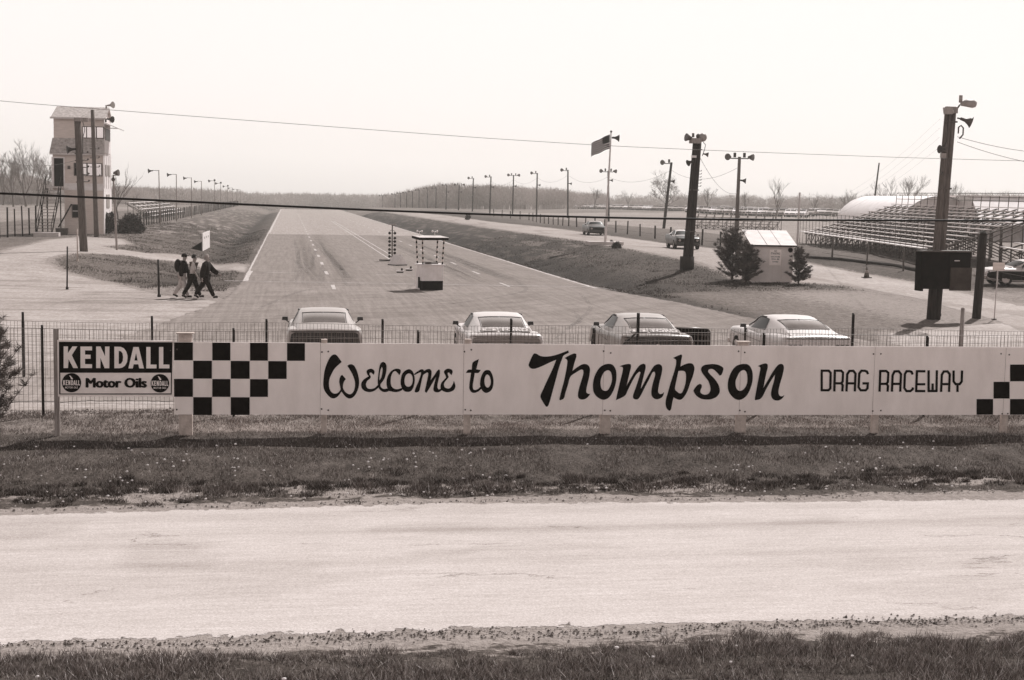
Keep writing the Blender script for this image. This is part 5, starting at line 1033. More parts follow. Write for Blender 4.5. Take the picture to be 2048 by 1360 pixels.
# lit side face (right): windows, mouldings
mb = MB(); bx3(mb, xr1-.02, xr1+.06, .02, dp-.02, -.2, z2-.1); bx3(mb, xr2-.22, xr2-.14, .57, dp-.52, z2-.05, z4-.05); mb.build('side_cladding', 'white', t)
for y_ in (.5, 1.7, 3.0, 4.2):
    mb = MB(); mb.box((xr1+.07, y_, (z1+z2)/2), (.04, .10, z2-z1-.3)); mb.build('side_batten', 'plank', t)
for za, zb, y0, y1 in ((tzz(350), tzz(328), 1.0, 2.3), (tzz(350), tzz(328), 2.8, 4.2), (tzz(415), tzz(388), 1.5, 3.5)):
    mb = MB(); mb.box((xr1+.085, (y0+y1)/2, (za+zb)/2), (.05, y1-y0, zb-za)); mb.build('side_window', 'lampl', t)
mb = MB(); mb.box((xr2-.13, 2.6, (tzz(278)+tzz(254))/2), (.05, 3.2, tzz(254)-tzz(278))); mb.build('side_window', 'lamp', t)
mb = MB(); aw = (tzz(254), tzz(243)); slab4(mb, (xr2-.1, .6, aw[1]), (xr2+1.0, .6, aw[0]), (xr2+1.0, dp-.6, aw[0]), (xr2-.1, dp-.6, aw[1]), .05); mb.tube([(xr2-.1, .62, aw[0]), (xr2+.95, .62, aw[0])], .035, 4); mb.build('awning', 'plank', t)
mb = MB(); mb.tube([(tx(118), -.5, tzz(455)), (tx(144), -.3, tzz(408))], .06, 5); o = mb.build('leaning_pole', 'poledark'); o.location = (0, TY, zg); tag(o, 'dark plank leaning on the front wall of the control tower', 'plank')
pb_ = at(124, 470); mb = MB(); mb.box((0, 0, .28), (.85, .6, .56), taper=1.1); o = mb.build('crate', 'lamp', None, (pb_.x, pb_.y, pb_.z)); tag(o, 'dark open crate at the foot of the tower stair', 'crate')
pb_ = at(94, 473.5); mb = MB(); mb.box((0, 0, .14), (1.9, .9, .4)); o = mb.build('concrete_step', 'concrete', None, (pb_.x, pb_.y, pb_.z)); tag(o, 'low concrete slab at the bottom of the tower stair', 'step')
mb = MB(); mb.box((tx(139), -.08, tzz(335)), (.2, .14, .26)); mb.build('meter_box', 'lamp', t)
# ------------------------------------------------------------------ horns, lamps, poles
def horn(mb, c, d, s=.4, n=10):
    c, d = Vector(c), Vector(d).normalized(); mb.tube([c, c+d*s*.45, c+d*s*.8, c+d*s], [s*.12, s*.16, s*.34, s*.52], n)
def floodlamp(mb, c, d, s=.3):
    c, d = Vector(c), Vector(d).normalized(); mb.tube([c-d*s*.2, c+d*s*.25, c+d*s*.75, c+d*s*.8], [s*.2, s*.38, s*.62, s*.62], 10)
for px, py, nm in ((219, 211, 'cream horn speaker on the ridge of the control tower'), (218, 238, 'dark horn speaker under the roof edge of the control tower')):
    mb = MB(); horn(mb, (0, 0, 0), (1, -.6, .1 if py < 220 else -.1), .55); mb.box((-.1, 0, -.12), (.12, .12, .3)); q = atD(px-4, py, (Vector((tx(215), TY, 0))).dot(CF)-.1); o = mb.build('horn_speaker', 'lampl' if py < 220 else 'horn', t, (q.x, q.y-TY, q.z-zg))
def pole(name, label, px, py, pxt, top, r0, r1, m_, z=None, D=None, group=None, cat='pole', pos=None):
    p = Vector(pos) if pos is not None else at(px, py)
    Dp = (p-CP).dot(CF); q = atD(pxt, top, Dp); t = thing(name, label, cat, tuple(p), 0, group); mb = MB(); tp = Vector((q.x-p.x, q.y-p.y, q.z-p.z)); tp.y = 0; n = 7
    mb.tube([Vector((0, 0, -.3)).lerp(tp, i/n) if i else Vector((0, 0, -.3)) for i in range(n+1)], [r0+(r1-r0)*i/n for i in range(n+1)], 10); mb.build('shaft', m_, t); return t, tp, Dp
def sub(t, name, m_, f, *a, **k):
    mb = MB(); f(mb, *a, **k); return mb.build(name, m_, t)
def offs(Dp, dx, dy): return (dx/FOC*Dp, 0, -dy/FOC*Dp)
# big pole in front of the tower
t, tp, Dp = pole('utility_pole', 'thick dark utility pole in front of the control tower with transformer arm', 168, 503, 159, 240, .24, .19, 'pole')
mb = MB(); mb.box(tp+Vector((.22, -.1, -.02)), (.8, .25, .22)); mb.build('crossarm', 'polemid', t)
mb = MB(); mb.tube([tp+Vector((.3, -.05, -.1)), tp+Vector((.42, -.05, -.6)), tp+Vector((.3, -.1, -1.1)), tp+Vector((.3, -.12, -2.0))], .02, 4); mb.build('conduit', 'cable', t)
mb = MB(); horn(mb, tp+Vector((-.1, -.15, -1.75)), (-1, -.3, -.1), .5); mb.build('horn_speaker', 'horn', t)
for q in range(5): mb = MB(); zq = tp.z-2.0-.42*q; mb.tube([(tp.x*zq/tp.z-.25, -.1, zq), (tp.x*zq/tp.z+.5, -.1, zq+.05)], .03, 5); mb.ball((tp.x*zq/tp.z+.5, -.1, zq+.1), .06, 6, 4); mb.build('insulator_pin', 'lamp', t)
t, tp, Dp = pole('utility_pole', 'slimmer utility pole between the thick pole and the tower corner', 193, 474, 188.5, 221, .19, .14, 'pole')
for q in range(4):
    mb = MB(); zq = tp.z-3.0-.5*q-.2*q; mb.tube([(tp.x*zq/tp.z-.3, -.1, zq), (tp.x*zq/tp.z+.4, -.1, zq)], .03, 5); mb.ball((tp.x*zq/tp.z+.4, -.1, zq+.08), .06, 6, 4); mb.build('insulator_pin', 'lamp', t)
t, tp, Dp = pole('lamp_post', 'thin pale lamp post standing right of the round shrubs by the tower', 234, 500, 228.5, 350, .075, .055, 'polemid', cat='lamp post')
mb = MB(); floodlamp(mb, tp+Vector((.08, -.05, .12)), (1, -.3, .1), .34); mb.box(tp+Vector((.2, 0, -.02)), (.34, .05, .05)); mb.build('lamp', 'lamp', t); mb = MB(); mb.ball(tp+Vector((0, -.05, -.28)), .13, 8, 5); mb.build('photo_box', 'lamp', t)
# flagpole and flag
t, tp, Dp = pole('flagpole', 'tall white flagpole on a low concrete base beside the return road', 1210, 489, 1217.5, 264, .10, .05, 'plank', cat='flagpole')
sub(t, 'base', 'concrete', lambda m: m.box((-.05, 0, .08), (2.6, 1.6, .28))); sub(t, 'finial', 'lamp', lambda m: m.ball(tp, .09, 8, 5))
mb = MB(); horn(mb, tp+Vector((.05, -.05, -.45)), (1, -.1, -.05), .55); mb.build('horn_speaker', 'horn', t)
fl = thing('flag', 'striped flag with dark canton blowing left from the flagpole', 'flag', t.location[:])
W_, H_ = 36/FOC*Dp, 29/FOC*Dp; nx_, nzz = 24, 13
def fp(u, v):   # u along fly (left), v down
    x = tp.x*.97-.08-W_*u; z = tp.z-.28-(H_*.55)*v*(1+.25*u)-W_*.52*u**1.15-(.18 if v > .5 else 0)*u*(1-u); y = .22*math.sin(u*7+v*1.2)*u
    z = tp.z-.22-1.05*v*(1-.05*u)-(.50*u+.20*u*u); return Vector((x, y, z+.05*math.sin(u*9)*u))
mbl, mbd, mbb = MB(), MB(), MB()
for j in range(13):
    for i in range(nx_):
        u0, u1 = i/nx_, (i+1)/nx_; sj = lambda q: (q//2*2+(1.25 if q % 2 else 0))/13 if q < 13 else 1.0; v0, v1 = sj(j), sj(j+1); can = (u1 <= .42 and j < 7)
        (mbb if can else (mbd if j % 2 == 0 else mbl)).quad(fp(u0, v0), fp(u1, v0), fp(u1, v1), fp(u0, v1))
mbl.build('light_stripes', 'stripe', fl, fixn=False); mbd.build('dark_stripes', 'stripd', fl, fixn=False); mbb.build('canton', 'bluef', fl, fixn=False)
# dark thick lighting pole, centre right (three timbers side by side)
def bigpole(label, px, py, pxt, top, mm, w_):
    p = at(px, py); Dp = (p-CP).dot(CF); q = atD(pxt, top, Dp); t = thing('lighting_pole', label, 'pole', tuple(p)); tp = Vector((q.x-p.x, 0, q.z-p.z))
    for dx, dy in ((-w_*.5, 0), (w_*.5, .02), (0, .22)):
        mb = MB(); mb.tube([Vector((dx*1.1, dy, -.3))]+[Vector((dx, dy, 0)).lerp(tp+Vector((dx*.8, dy, 0)), i/6) for i in range(1, 7)], [w_*.62]*2+[w_*.58]*2+[w_*.54]*3, 10); mb.build('timber', mm, t)
    for k in (.3, .62, .93):
        mb = MB(); c = tp*k; mb.box((c.x, -w_*.45, c.z), (w_*2.1, .03, .06)); mb.build('strap', 'lamp', t)
    return t, tp, Dp
t, tp, Dp = bigpole('thick dark timber lighting pole with lamps at its head, right of the flagpole', 1374, 540, 1388, 282, 'poledark', .27)
u = Dp/FOC
def o3(px, py, y=0.0, base=(1388, 282)): return tp+Vector(((px-base[0])*u, y, -(py-base[1])*u))
sub(t, 'platform', 'polemid', lambda m: m.box(o3(1381, 283, -.25), (20*u, .5, 10*u)))
for a, b_, c in (((1371, 278), (-1, -.2, .15), .36),): sub(t, 'flood_lamp', 'lamp', floodlamp, o3(*a, -.3), b_, c)
sub(t, 'transformer', 'lamp', lambda m: m.tube([o3(1377, 276, -.2), o3(1377, 268, -.2)], .07, 10)); sub(t, 'flood_lamp', 'lampl', lambda m: m.ball(o3(1396, 276, -.25), .24, 12, 8, zlo=-1)); sub(t, 'flood_lamp', 'lamp', lambda m: m.ball(o3(1388, 274, -.2), .15, 10, 6))
sub(t, 'horn_speaker', 'horn', horn, o3(1378, 322, -.25), (-1, -.3, -.45), .36); sub(t, 'horn_speaker', 'lamp', horn, o3(1398, 308, -.2), (1, -.2, -.15), .3)
sub(t, 'shade', 'white', lambda m: m.box(o3(1379, 314, -.28), (.24, .2, .12)))
for q in range(6): sub(t, 'insulator_pin', 'lamp', lambda m: (m.tube([o3(1392, 342+q*6, -.1), o3(1397, 342+q*6, -.1)], .015, 4), m.ball(o3(1397, 341+q*6, -.1), .03, 6, 4)))
sub(t, 'conduit', 'cable', lambda m: m.tube([o3(1399, 285, -.1), o3(1404, 290, -.1), o3(1402, 300, -.1), o3(1398, 312, -.1)], .02, 5))
sub(t, 'guard_band', 'poledark', lambda m: m.tube([(0, .05, .0), (0, .05, .75)], .40, 14))
# right thick pole with lamps, carrying the cabinet
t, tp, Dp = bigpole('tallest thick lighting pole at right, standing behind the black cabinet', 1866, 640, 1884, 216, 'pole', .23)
sub(t, 'painted_shade_butt', 'poledark', lambda m: [m.tube([Vector((dx, dy, -.3)), Vector((dx, dy, 0))+tp*(2.1/tp.z)], .155, 10) for dx, dy in ((-.115, -.01), (.115, .01))])  # lower pole in darker wood: shade below the cabinet put into its colour
u = Dp/FOC
def o4(px, py, y=0.0): return tp+Vector(((px-1884)*u, y, -(py-216)*u))
sub(t, 'lamp_head', 'lampl', lambda m: m.tube([o4(1898, 211, -.25), o4(1908, 209, -.25), o4(1922, 210, -.25), o4(1928, 211, -.25)], [.07, .13, .15, .11], 12))
sub(t, 'lamp_stub', 'lampl', lambda m: m.tube([o4(1898, 208, -.2), o4(1898, 194, -.2)], .065, 10)); sub(t, 'lamp_arm', 'lamp', lambda m: m.tube([o4(1890, 226, -.1), o4(1897, 212, -.2)], .03, 6))
sub(t, 'flood_lamp', 'lampl', lambda m: m.box(o4(1871, 225, -.25), (11*u, .25, 13*u), taper=1.25)); sub(t, 'flood_lamp', 'lampl', lambda m: m.ball(o4(1879, 227, -.25), .09, 8, 5)); sub(t, 'crossarm', 'polemid', lambda m: m.box(o4(1884, 223, -.12), (19*u, .15, 12*u)))
sub(t, 'horn_speaker', 'lamp', horn, o4(1899, 239, -.2), (1, -.3, -.35), .42); sub(t, 'bracket', 'lamp', lambda m: m.tube([o4(1895, 238, -.1), o4(1906, 240, -.2)], .03, 5))
sub(t, 'loop_conduit', 'lamp', lambda m: m.tube([o4(1899, 268, -.1), o4(1899, 256, -.1), o4(1904, 252, -.1), o4(1909, 257, -.1), o4(1909, 270, -.1), o4(1902, 278, -.1)], .03, 6))
sub(t, 'horn_speaker', 'horn', horn, o4(1872, 300, -.25), (-1, -.2, 0), .30); sub(t, 'junction_box', 'lamp', lambda m: m.box(o4(1867, 300, -.2), (14*u, .2, 9*u))); sub(t, 'junction_box', 'lampl', lambda m: m.box(o4(1867, 312, -.2), (9*u, .16, 9*u)))
sub(t, 'bracket', 'lamp', lambda m: m.tube([o4(1864, 352, -.2), o4(1870, 345, -.1)], .04, 5)); sub(t, 'hanging_cord', 'cable', lambda m: m.tube([o4(1871, 232, -.3), o4(1871, 260, -.3), o4(1870, 285, -.3), o4(1865, 298, -.25)], .012, 4))
for q in (243, 266, 284): sub(t, 'insulator_pin', 'lamp', lambda m: (m.tube([o4(1877, q, -.1), o4(1871, q+3, -.15)], .015, 4), m.ball(o4(1871, q+3, -.15), .03, 6, 4)))
PR = Vector(t.location)+tp
pole2 = at(1952, 638); t, tp2, Dp2 = pole('utility_pole', 'short thick rounded pole holding the right edge of the black cabinet', 1952, 638, 1959, 470, .165, .15, 'poledark'); sub(t, 'rounded_top', 'poledark', lambda m: m.ball(tp2, .15, 12, 5))
u = Dp2/FOC; Dc = (Vector((23.49, 49.21, 0))).dot(CF)-.62; c0 = atD(1892.5, 541, Dc); u = Dc/FOC
t = thing('black_cabinet', 'big black weathered cabinet bolted across two thick poles at right', 'cabinet', tuple(c0), R(2))
sub(t, 'case', 'rust', lambda m: m.box((-.02, .15, 0), (104*u, .38, 74*u))); sub(t, 'side_flange', 'rust', lambda m: m.box((-56*u, .05, -2*u), (6*u, .46, 78*u)))
sub(t, 'door', 'rust2', lambda m: m.box((30*u, -.06, 11*u*-1-6*u), (46*u, .06, 60*u-14*u))); sub(t, 'recess', 'dark', lambda m: m.box((27*u, -.05, 21*u), (44*u, .05, 24*u))); sub(t, 'handle', 'plank', lambda m: m.box((20*u, -.09, 20*u), (11*u, .02, .035)))
sub(t, 'top_trim', 'lamp', lambda m: m.box((0, .12, 38.5*u), (112*u, .5, .05)))
p = at(1988, 640); t = thing('sign_post', 'small blank pale sign on a thin pale post near the right edge', 'sign', tuple(p)); zt = zat(1992, 541, p.x, p.y)-p.z; Dq = (p-CP).dot(CF); u = Dq/FOC
sub(t, 'post', 'plank', lambda m: m.tube([(0, 0, -.1), (3*u, 0, zt+.25)], .022, 7)); sub(t, 'plate', 'wallg', lambda m: m.box((3.5*u, -.03, zt+8*u), (25*u, .02, 16*u))); sub(t, 'foot', 'lamp', lambda m: m.box((0, 0, .02), (.14, .14, .06)))
# traffic cone
p = at(1733, 556); t = thing('traffic_cone', 'small dark traffic cone alone on the return road', 'cone', tuple(p)); sub(t, 'base', 'lamp', lambda m: m.box((0, 0, .03), (.42, .42, .05))); sub(t, 'cone', 'orange', lambda m: m.tube([(0, 0, .05), (0, 0, .62)], [.15, .03], 14)); sub(t, 'band', 'lampl', lambda m: m.tube([(0, 0, .28), (0, 0, .42)], [.108, .075], 14))
# small billboard on the left bank
pa, pb_ = at(405, 503), at(430.5, 490); t = thing('small_billboard', 'small weathered white board standing askew on the left grass bank', 'sign', tuple(pa), math.atan2(pb_.y-pa.y, pb_.x-pa.x)); L_ = (pb_-pa).length; hh = zat(405, 467, pa.x, pa.y)-pa.z
L_ = min(L_, 8); sub(t, 'board', 'white', lambda m: m.box((L_/2, 0, hh/2+.02), (L_, .06, hh))); sub(t, 'prop', 'dark', lambda m: m.add([(.1, .04, 0), (.1, .04, .75), (-.5, 1.2, 0)], [(0, 1, 2)]))
for q in (.25, .5, .78): sub(t, 'worn_mark', 'lampl', lambda m: m.box((L_*q, -.034, hh*.72), (L_*.10, .008, .16)))
# ------------------------------------------------------------------ rows of lamp posts
def azx(px): d = ray(px, 400); return d.x/d.y
lefts = [(318, 340, 1), (353, 348, 1), (383, 355, 1), (403, 362, 1), (429, 361, 2), (441.5, 366, 2), (455.5, 372, 2), (465, 375.5, 1), (473.5, 378, 1), (481, 379, 1)]
proto = None
for k, (px, top, kind) in enumerate(lefts):
    a = azx(px); y = -13.6/a if a < 0 else 400; x = -13.6; y = min(y, 470); g = Tz(x, y); ht = zat(px, top, x, y)-g
    t = thing('lamp_post', 'thin post with horn speaker, %s from the near end of the left row' % ORD[k], 'lamp post', (x, y, g), 0, 'thin posts with horn speakers along the left bank')
    sub(t, 'shaft', 'polemid', lambda m: m.tube([(.12 if k == 0 else 0, 0, -.2), (0, 0, ht)], [.07, .05], 6)); sub(t, 'arm', 'lamp', lambda m: m.tube([(0, 0, ht-.05), (-.75, 0, ht-.05)], .03, 5)); sub(t, 'horn_speaker', 'horn', horn, (-.6, 0, ht-.08), (-1, -.3 if kind == 1 else -.8, -.1), .5)
    if kind == 2: sub(t, 'horn_speaker', 'horn', horn, (-.15, 0, ht-.05), (.6, -1, .3), .4)
rights = [(1472, 1474, 480, 314, 'd'), (1327, 1340, 457, 325, 's'), (1217.5, 1214, 443, 342, 'd'), (1135.5, 1134, 436, 340, 's'), (1073, 1073, 431, 346, 's'), (1025, 1026, 428, 350, 'd'), (980, 981, 0, 353, 's'), (945, 946, 0, 356, 's'), (917, 918, 0, 369, 'd'), (892, 893, 0, 370, 's'), (872, 872, 0, 376, 's'), (855, 855, 0, 377, 's'), (838, 838, 0, 380, 's'), (825, 825, 0, 383, 's'), (813, 813, 0, 385, 's'), (801, 801, 0, 386, 's'), (790, 790, 0, 388, 's'), (765, 765, 0, 391, 'd')]
rp = []
for k, (pb0, pt, base, top, kind) in enumerate(rights):
    if base: p = at(pb0, base)
    else:
        hp = (402-(1024-pb0)*.0178)-0; y = 7.3*FOC/(max(24, (402+(pb0-1024)*.018+14)-top))*.985
        y = 330+(945-pb0)*1.05 if pb0 <= 945 else 300; x = azx(pb0)*y; p = Vector((x, y, Tz(x, y)))
    Dp = (p-CP).dot(CF); q = atD(pt, top, Dp); ht = q.z-p.z; lx = q.x-p.x
    t = thing('light_pole', ('light pole with %s lamps, %s from the near end of the right row' % ('paired' if kind == 'd' else 'left hand', ORD[k])), 'light pole', tuple(p), 0, 'light poles along the right side of the strip')
    r0 = .17 if k < 2 else .15
    sub(t, 'shaft', 'poledark' if k else 'pole', lambda m: m.tube([(0, 0, -.3), (lx*.5, 0, ht*.5), (lx, 0, ht)], [r0*1.1, r0, r0*.85], 8)); u = Dp/FOC
    sub(t, 'crossarm', 'poledark', lambda m: m.tube([(lx-.85, 0, ht-.15), (lx+(.85 if kind == 'd' else 0), 0, ht-.15)], .05, 5))
    for dx in ((-.9, -.45, .45, .9) if kind == 'd' else (-.9, -.3)):
        if abs(dx) > .6: sub(t, 'lamp', 'lamp', floodlamp, (lx+dx, 0, ht-.02), (dx, -.8, -.05), .50)
        else: sub(t, 'lamp', 'horn', lambda m: m.box((lx+dx, 0, ht+.15), (.20, .2, .42)))
    if k < 10: sub(t, 'horn_speaker', 'horn', horn, (lx*.7+.12, 0, ht*(.72 if k != 2 else .82)), (1, -.3, -.1), .55)
    rp.append((p, Vector((p.x+lx, p.y, p.z+ht))))
# ------------------------------------------------------------------ post fences
def post_fence(name, label, P, tops, step, m_='poledark', r_=.05, wires=(.5, .9), solid=None):
    t = thing(name, label, 'fence', (0, 0, 0)); n = 0
    L_ = [math.hypot(P[i+1][0]-P[i][0], P[i+1][1]-P[i][1]) for i in range(len(P)-1)]; tot = sum(L_)
    def pt(s):
        for i, l in enumerate(L_):
            if s <= l or i == len(L_)-1: f = s/l; return (P[i][0]+(P[i+1][0]-P[i][0])*f, P[i][1]+(P[i+1][1]-P[i][1])*f)
            s -= l
    s = 0
    rr = random.Random(len(label))
    while s <= tot and n < 100:
        x, y = pt(s); g = Tz(x, y); mb = MB(); mb.tube([(x+rr.uniform(-.04, .04), y, g-.2), (x+rr.uniform(-.05, .05), y, g+tops*rr.uniform(.92, 1.05))], r_*rr.uniform(.8, 1.2), 6); mb.build('post', m_, t); n += 1; s += step*rr.uniform(.9, 1.1)
    mb = MB()
    for w in wires: mb.tube([(pt(q)[0], pt(q)[1], Tz(*pt(q))+w) for q in np.linspace(0, tot, int(tot/3)+2)], .012, 3, cap=False)
    mb.build('wire', 'lamp', t, fixn=False); return t
post_fence('post_fence', 'long line of thin posts and wire along the top of the left bank', [(-14.8, 140), (-14.6, 250), (-14.2, 420)], 1.5, 2.9, r_=.06)
post_fence('post_fence', 'dark post and wire fence left of the control tower', [tuple(at(-60, 482))[:2], tuple(at(0, 477))[:2], tuple(at(85, 466))[:2]], 2.3, 2.2, r_=.06)
A_ = [tuple(at(*q))[:2] for q in ((1480, 500), (1322, 479), (1247, 467.6), (1143, 453), (1060, 441), (985, 433))]
post_fence('post_fence', 'dark post fence running along the far edge of the return road', A_, 1.25, 5.6, r_=.07, wires=(.4,))
A_ = [tuple(at(*q))[:2] for q in ((2060, 590), (1940, 562), (1833, 548), (1765, 536), (1698, 525), (1643, 516))]
post_fence('post_fence', 'post fence with bottom rail in front of the big grandstand', A_, 1.35, 4.4, m_='lamp', r_=.055, wires=(.35, .8, 1.2))
# timber rail on the ground along it
t = thing('ground_rail', 'long dark timber rail lying between the return road and the grandstand', 'rail', (0, 0, 0)); mb = MB(); PP = [at(x_, y_) for x_, y_ in ((1612, 518), (1680, 522), (1790, 535), (1850, 548))]; mb.tube([q+Vector((0, 0, .12)) for q in PP], .10, 6); mb.build('beam', 'poledark', t)
# ------------------------------------------------------------------ grandstands
def stand(name, label, A, B, rows, h0, rise, depth, bays, side=1, start=0, rail=True, label_frame=None, plank='plank', backrail=1.0):
    """seat rows run from A to B; rows climb away to the right of A->B times side"""
    A = Vector((*A, 0)); B = Vector((*B, 0)); d = (B-A).normalized(); L_ = (B-A).length; nrm = Vector((d.y, -d.x, 0))*side; t = thing(name, label, 'grandstand', (0, 0, 0)); g0 = [Tz(A.x, A.y), Tz(B.x, B.y)]
    def pt(s, w, z): 
        q = A+d*s+nrm*w; g = g0[0]+(g0[1]-g0[0])*s/L_; return Vector((q.x, q.y, g+z))
    rz = math.atan2(d.y, d.x)
    for k in range(rows):
        z = h0+k*rise; w = k*depth; a, b_ = pt(0, w, z), pt(L_, w, z); mb = MB()
        def plk(w0, w1, za, zb):
            vs = [pt(s, w_, z_) for s in (0, L_) for w_ in (w0, w1) for z_ in (za, zb)]; mb.add(vs, [(0, 1, 3, 2), (4, 6, 7, 5), (0, 4, 5, 1), (2, 3, 7, 6), (1, 5, 7, 3), (0, 2, 6, 4)])
        plk(w-.15, w+.15, z-.02, z+.03); mb.build('seat', plank, t)
        if k: mb = MB(); plk(w-.52, w-.22, z-rise-.06, z-rise-.02); mb.build('foot_board', 'polemid', t)
    for q in range(bays+1):
        s = L_*q/bays; mb = MB(); W_ = (rows-1)*depth
        mb.tube([pt(s, -.2, h0-.3), pt(s, W_+.2, h0-.1+(rows-1)*rise)], .045, 4)
        for k in range(0, rows, 2): mb.tube([pt(s, k*depth, -.1), pt(s, k*depth, h0+k*rise)], .04, 4)
        if rows > 4: mb.tube([pt(s, W_*.1, .1), pt(s, W_, h0+(rows-1)*rise-.3)], .035, 4); mb.tube([pt(s, W_*.95, .1), pt(s, W_*.35, h0+(rows-1)*rise*.33)], .035, 4)
        mb.tube([pt(s, W_+.25, h0+(rows-1)*rise-.3), pt(s, W_+.3, h0+(rows-1)*rise+backrail)], .03, 4)
        if q < bays: 
            s2 = L_*(q+1)/bays; mb.tube([pt(s, 0, .05), pt(s2, 0, h0-.05)], .03, 4); mb.tube([pt(s2, 0, .05), pt(s, 0, h0-.05)], .03, 4)
        mb.build('frame', 'frame', t)
    for zz in (.45, .95):
        if backrail > .5: mb = MB(); mb.tube([pt(0, (rows-1)*depth+.3, h0+(rows-1)*rise+zz), pt(L_, (rows-1)*depth+.3, h0+(rows-1)*rise+zz)], .025, 4); mb.build('back_rail', 'lamp', t)
    if rail:
        mb = MB(); nn = int(L_/1.25)
        for q in range(nn+1): s = L_*q/nn; mb.tube([pt(s, -.6, -.1), pt(s, -.6, h0+1.55)], .018, 4)
        for zz in (h0+.2, h0+.95, h0+1.5): mb.tube([pt(0, -.6, zz), pt(L_, -.6, zz)], .016, 4)
        mb.build('front_railing', 'lamp', t); mb = MB()
        vs = [pt(s, w_, z_) for s in (0, L_) for w_ in (-.75, -.3) for z_ in (h0-.12, h0-.06)]; mb.add(vs, [(0, 1, 3, 2), (4, 6, 7, 5), (0, 4, 5, 1), (2, 3, 7, 6), (1, 5, 7, 3), (0, 2, 6, 4)]); mb.build('walkway', 'white', t)
    return t
stand('grandstand', 'long open wooden grandstand with many plank rows behind the tall right pole', (44.0, 117.0), (38.0, 80.0), 12, 1.1, .215, .66, 20, side=-1, backrail=.75)
stand('grandstand', 'nearer grandstand section at the right edge, bare crossed timber frame showing', (41.6, 78.5), (37.4, 52), 9, 1.25, .26, .80, 9, side=-1, rail=False, backrail=.75)
p1_, p2_ = at(1530, 462), at(1378, 457); d_ = (p2_-p1_); 
stand('small_bleacher', 'low weathered bleacher in the field between the two thick poles', (p2_.x, p2_.y), (p2_.x+8.6, p2_.y-6.5), 5, .5, .32, .75, 10, side=-1, rail=False, backrail=.6, plank='polemid')
p1_ = at(300, 446); stand('small_bleacher', 'small pale bleacher behind the post fence left of the strip', (-17.6, 193), (-16.6, 236), 5, .5, .40, .8, 8, side=-1, rail=False, backrail=.1, plank='white')
# ------------------------------------------------------------------ halls behind the grandstand
def quonset(x, y0, y1, r_, hh):
    g = Tz(x, y0); t = thing('arched_hall', 'white round roofed hall rising behind the upper rows of the grandstand', 'hall', (x, y0, g)); P = []
    for i in range(2): P.append([(r_*math.cos(math.pi*a/16), (y1-y0)*i, hh*math.sin(math.pi*a/16)**.85) for a in range(17)])
    mb = MB(); mb.grid(P); mb.build('roof', 'hallroof', t); mb = MB(); mb.add([(q[0]*.985, .02, q[2]*.985) for q in P[0]], [list(range(17))]); mb.build('gable', 'brick', t); sub(t, 'door', 'lamp', lambda m: m.box((0, -.02, 1.3), (2.6, .05, 2.6)))
quonset(64.2, 134, 151, 4.4, 4.3)
g = Tz(78, 133); t = thing('long_hall', 'long hall with white metal front wall behind the grandstand at far right', 'hall', (66.2, 128, g), R(-14)); sub(t, 'wall', 'brick', lambda m: m.box((9, 5, 1.9), (21, 9.9, 3.8))); sub(t, 'front_roof', 'hallroof', lambda m: slab4(m, (-1.6, -4.2, 1.7), (8.4, -4.2, 1.7), (8.4, -.02, 4.2), (-1.6, -.02, 4.2))); sub(t, 'roof', 'roofl', lambda m: m.box((9, 5, 4.33), (21.6, 10.4, .12)))
# small white booth among the far parked cars
p = at(1344, 416); 
# ------------------------------------------------------------------ far parked cars
def lowcar(paint):
    mb = MB(); prof = [(-2.4, .45), (-2.45, .75), (-2.3, .92), (-1.5, .95), (-1.0, 1.38), (.3, 1.40), (.95, .96), (2.2, .86), (2.4, .7), (2.35, .42)]
    mb.prism(prof, 1.8, 'x', -.9, 0); mb.prism([(-1.25, 1.06), (-.94, 1.27), (.22, 1.29), (.55, 1.06)], 1.84, 'x', -.92, 1)
    mb.box((0, .62, 1.18), (1.5, .03, .34), rx=R(35), mi=1); mb.box((0, 2.4, .66), (1.3, .06, .14), mi=1)
    for y in (-1.4, 1.45):
        for x in (-.82, .82): mb.tube([(x-.1, y, .33), (x+.1, y, .33)], .33, 12, mi=2)
    me = mb.build('parked_car', [paint, 'dglass', 'tyre']).data; o = bpy.data.objects['parked_car']; bpy.data.objects.remove(o); return me
meshes = []
for pn in ('lotwhite', 'lotwhite', 'lotgrey', 'carw', 'cars'):
    me = lowcar(pn); me.name = 'parked_car_'+pn; meshes.append((me, {'lotwhite': 'white', 'lotgrey': 'pale', 'carw': 'white', 'cars': 'silver'}[pn]))
def lot(n, A, B, rowname, rz, seed, z=None):
    rr = random.Random(seed)
    for k in range(n):
        f = k/(n-1); x = A[0]+(B[0]-A[0])*f; y = A[1]+(B[1]-A[1])*f+rr.uniform(-.5, .5); me, cn = meshes[rr.randrange(5)]
        o = bpy.data.objects.new('parked_car', me); C.objects.link(o); o.location = (x, y, Tz(x, y)); o.rotation_euler = (0, 0, rz+rr.uniform(-.06, .06)); s_ = rr.uniform(1.06, 1.18); o.scale = (s_, s_, s_)
        tag(o, '%s parked car, %s from left in %s of far field' % (cn, (ORD+['twenty first', 'twenty second', 'twenty third', 'twenty fourth', 'twenty fifth', 'twenty sixth'])[k], rowname), 'car', 'cars parked in the far field')
q = lambda px, py: tuple(at(px, py))[:2]
a1, b1 = q(1162, 420), q(1368, 425); 
a1 = (azx(1158)*470, 470); b1 = (azx(1365)*395, 395); lot(24, a1, b1, 'leftmost row', R(150), 1); lot(24, (azx(1165)*487, 487), (azx(1372)*412, 412), 'second leftmost row', R(150), 5)
a1 = (azx(1385)*330, 330); b1 = (azx(1605)*262, 262); lot(24, a1, b1, 'front middle row', R(150), 2)
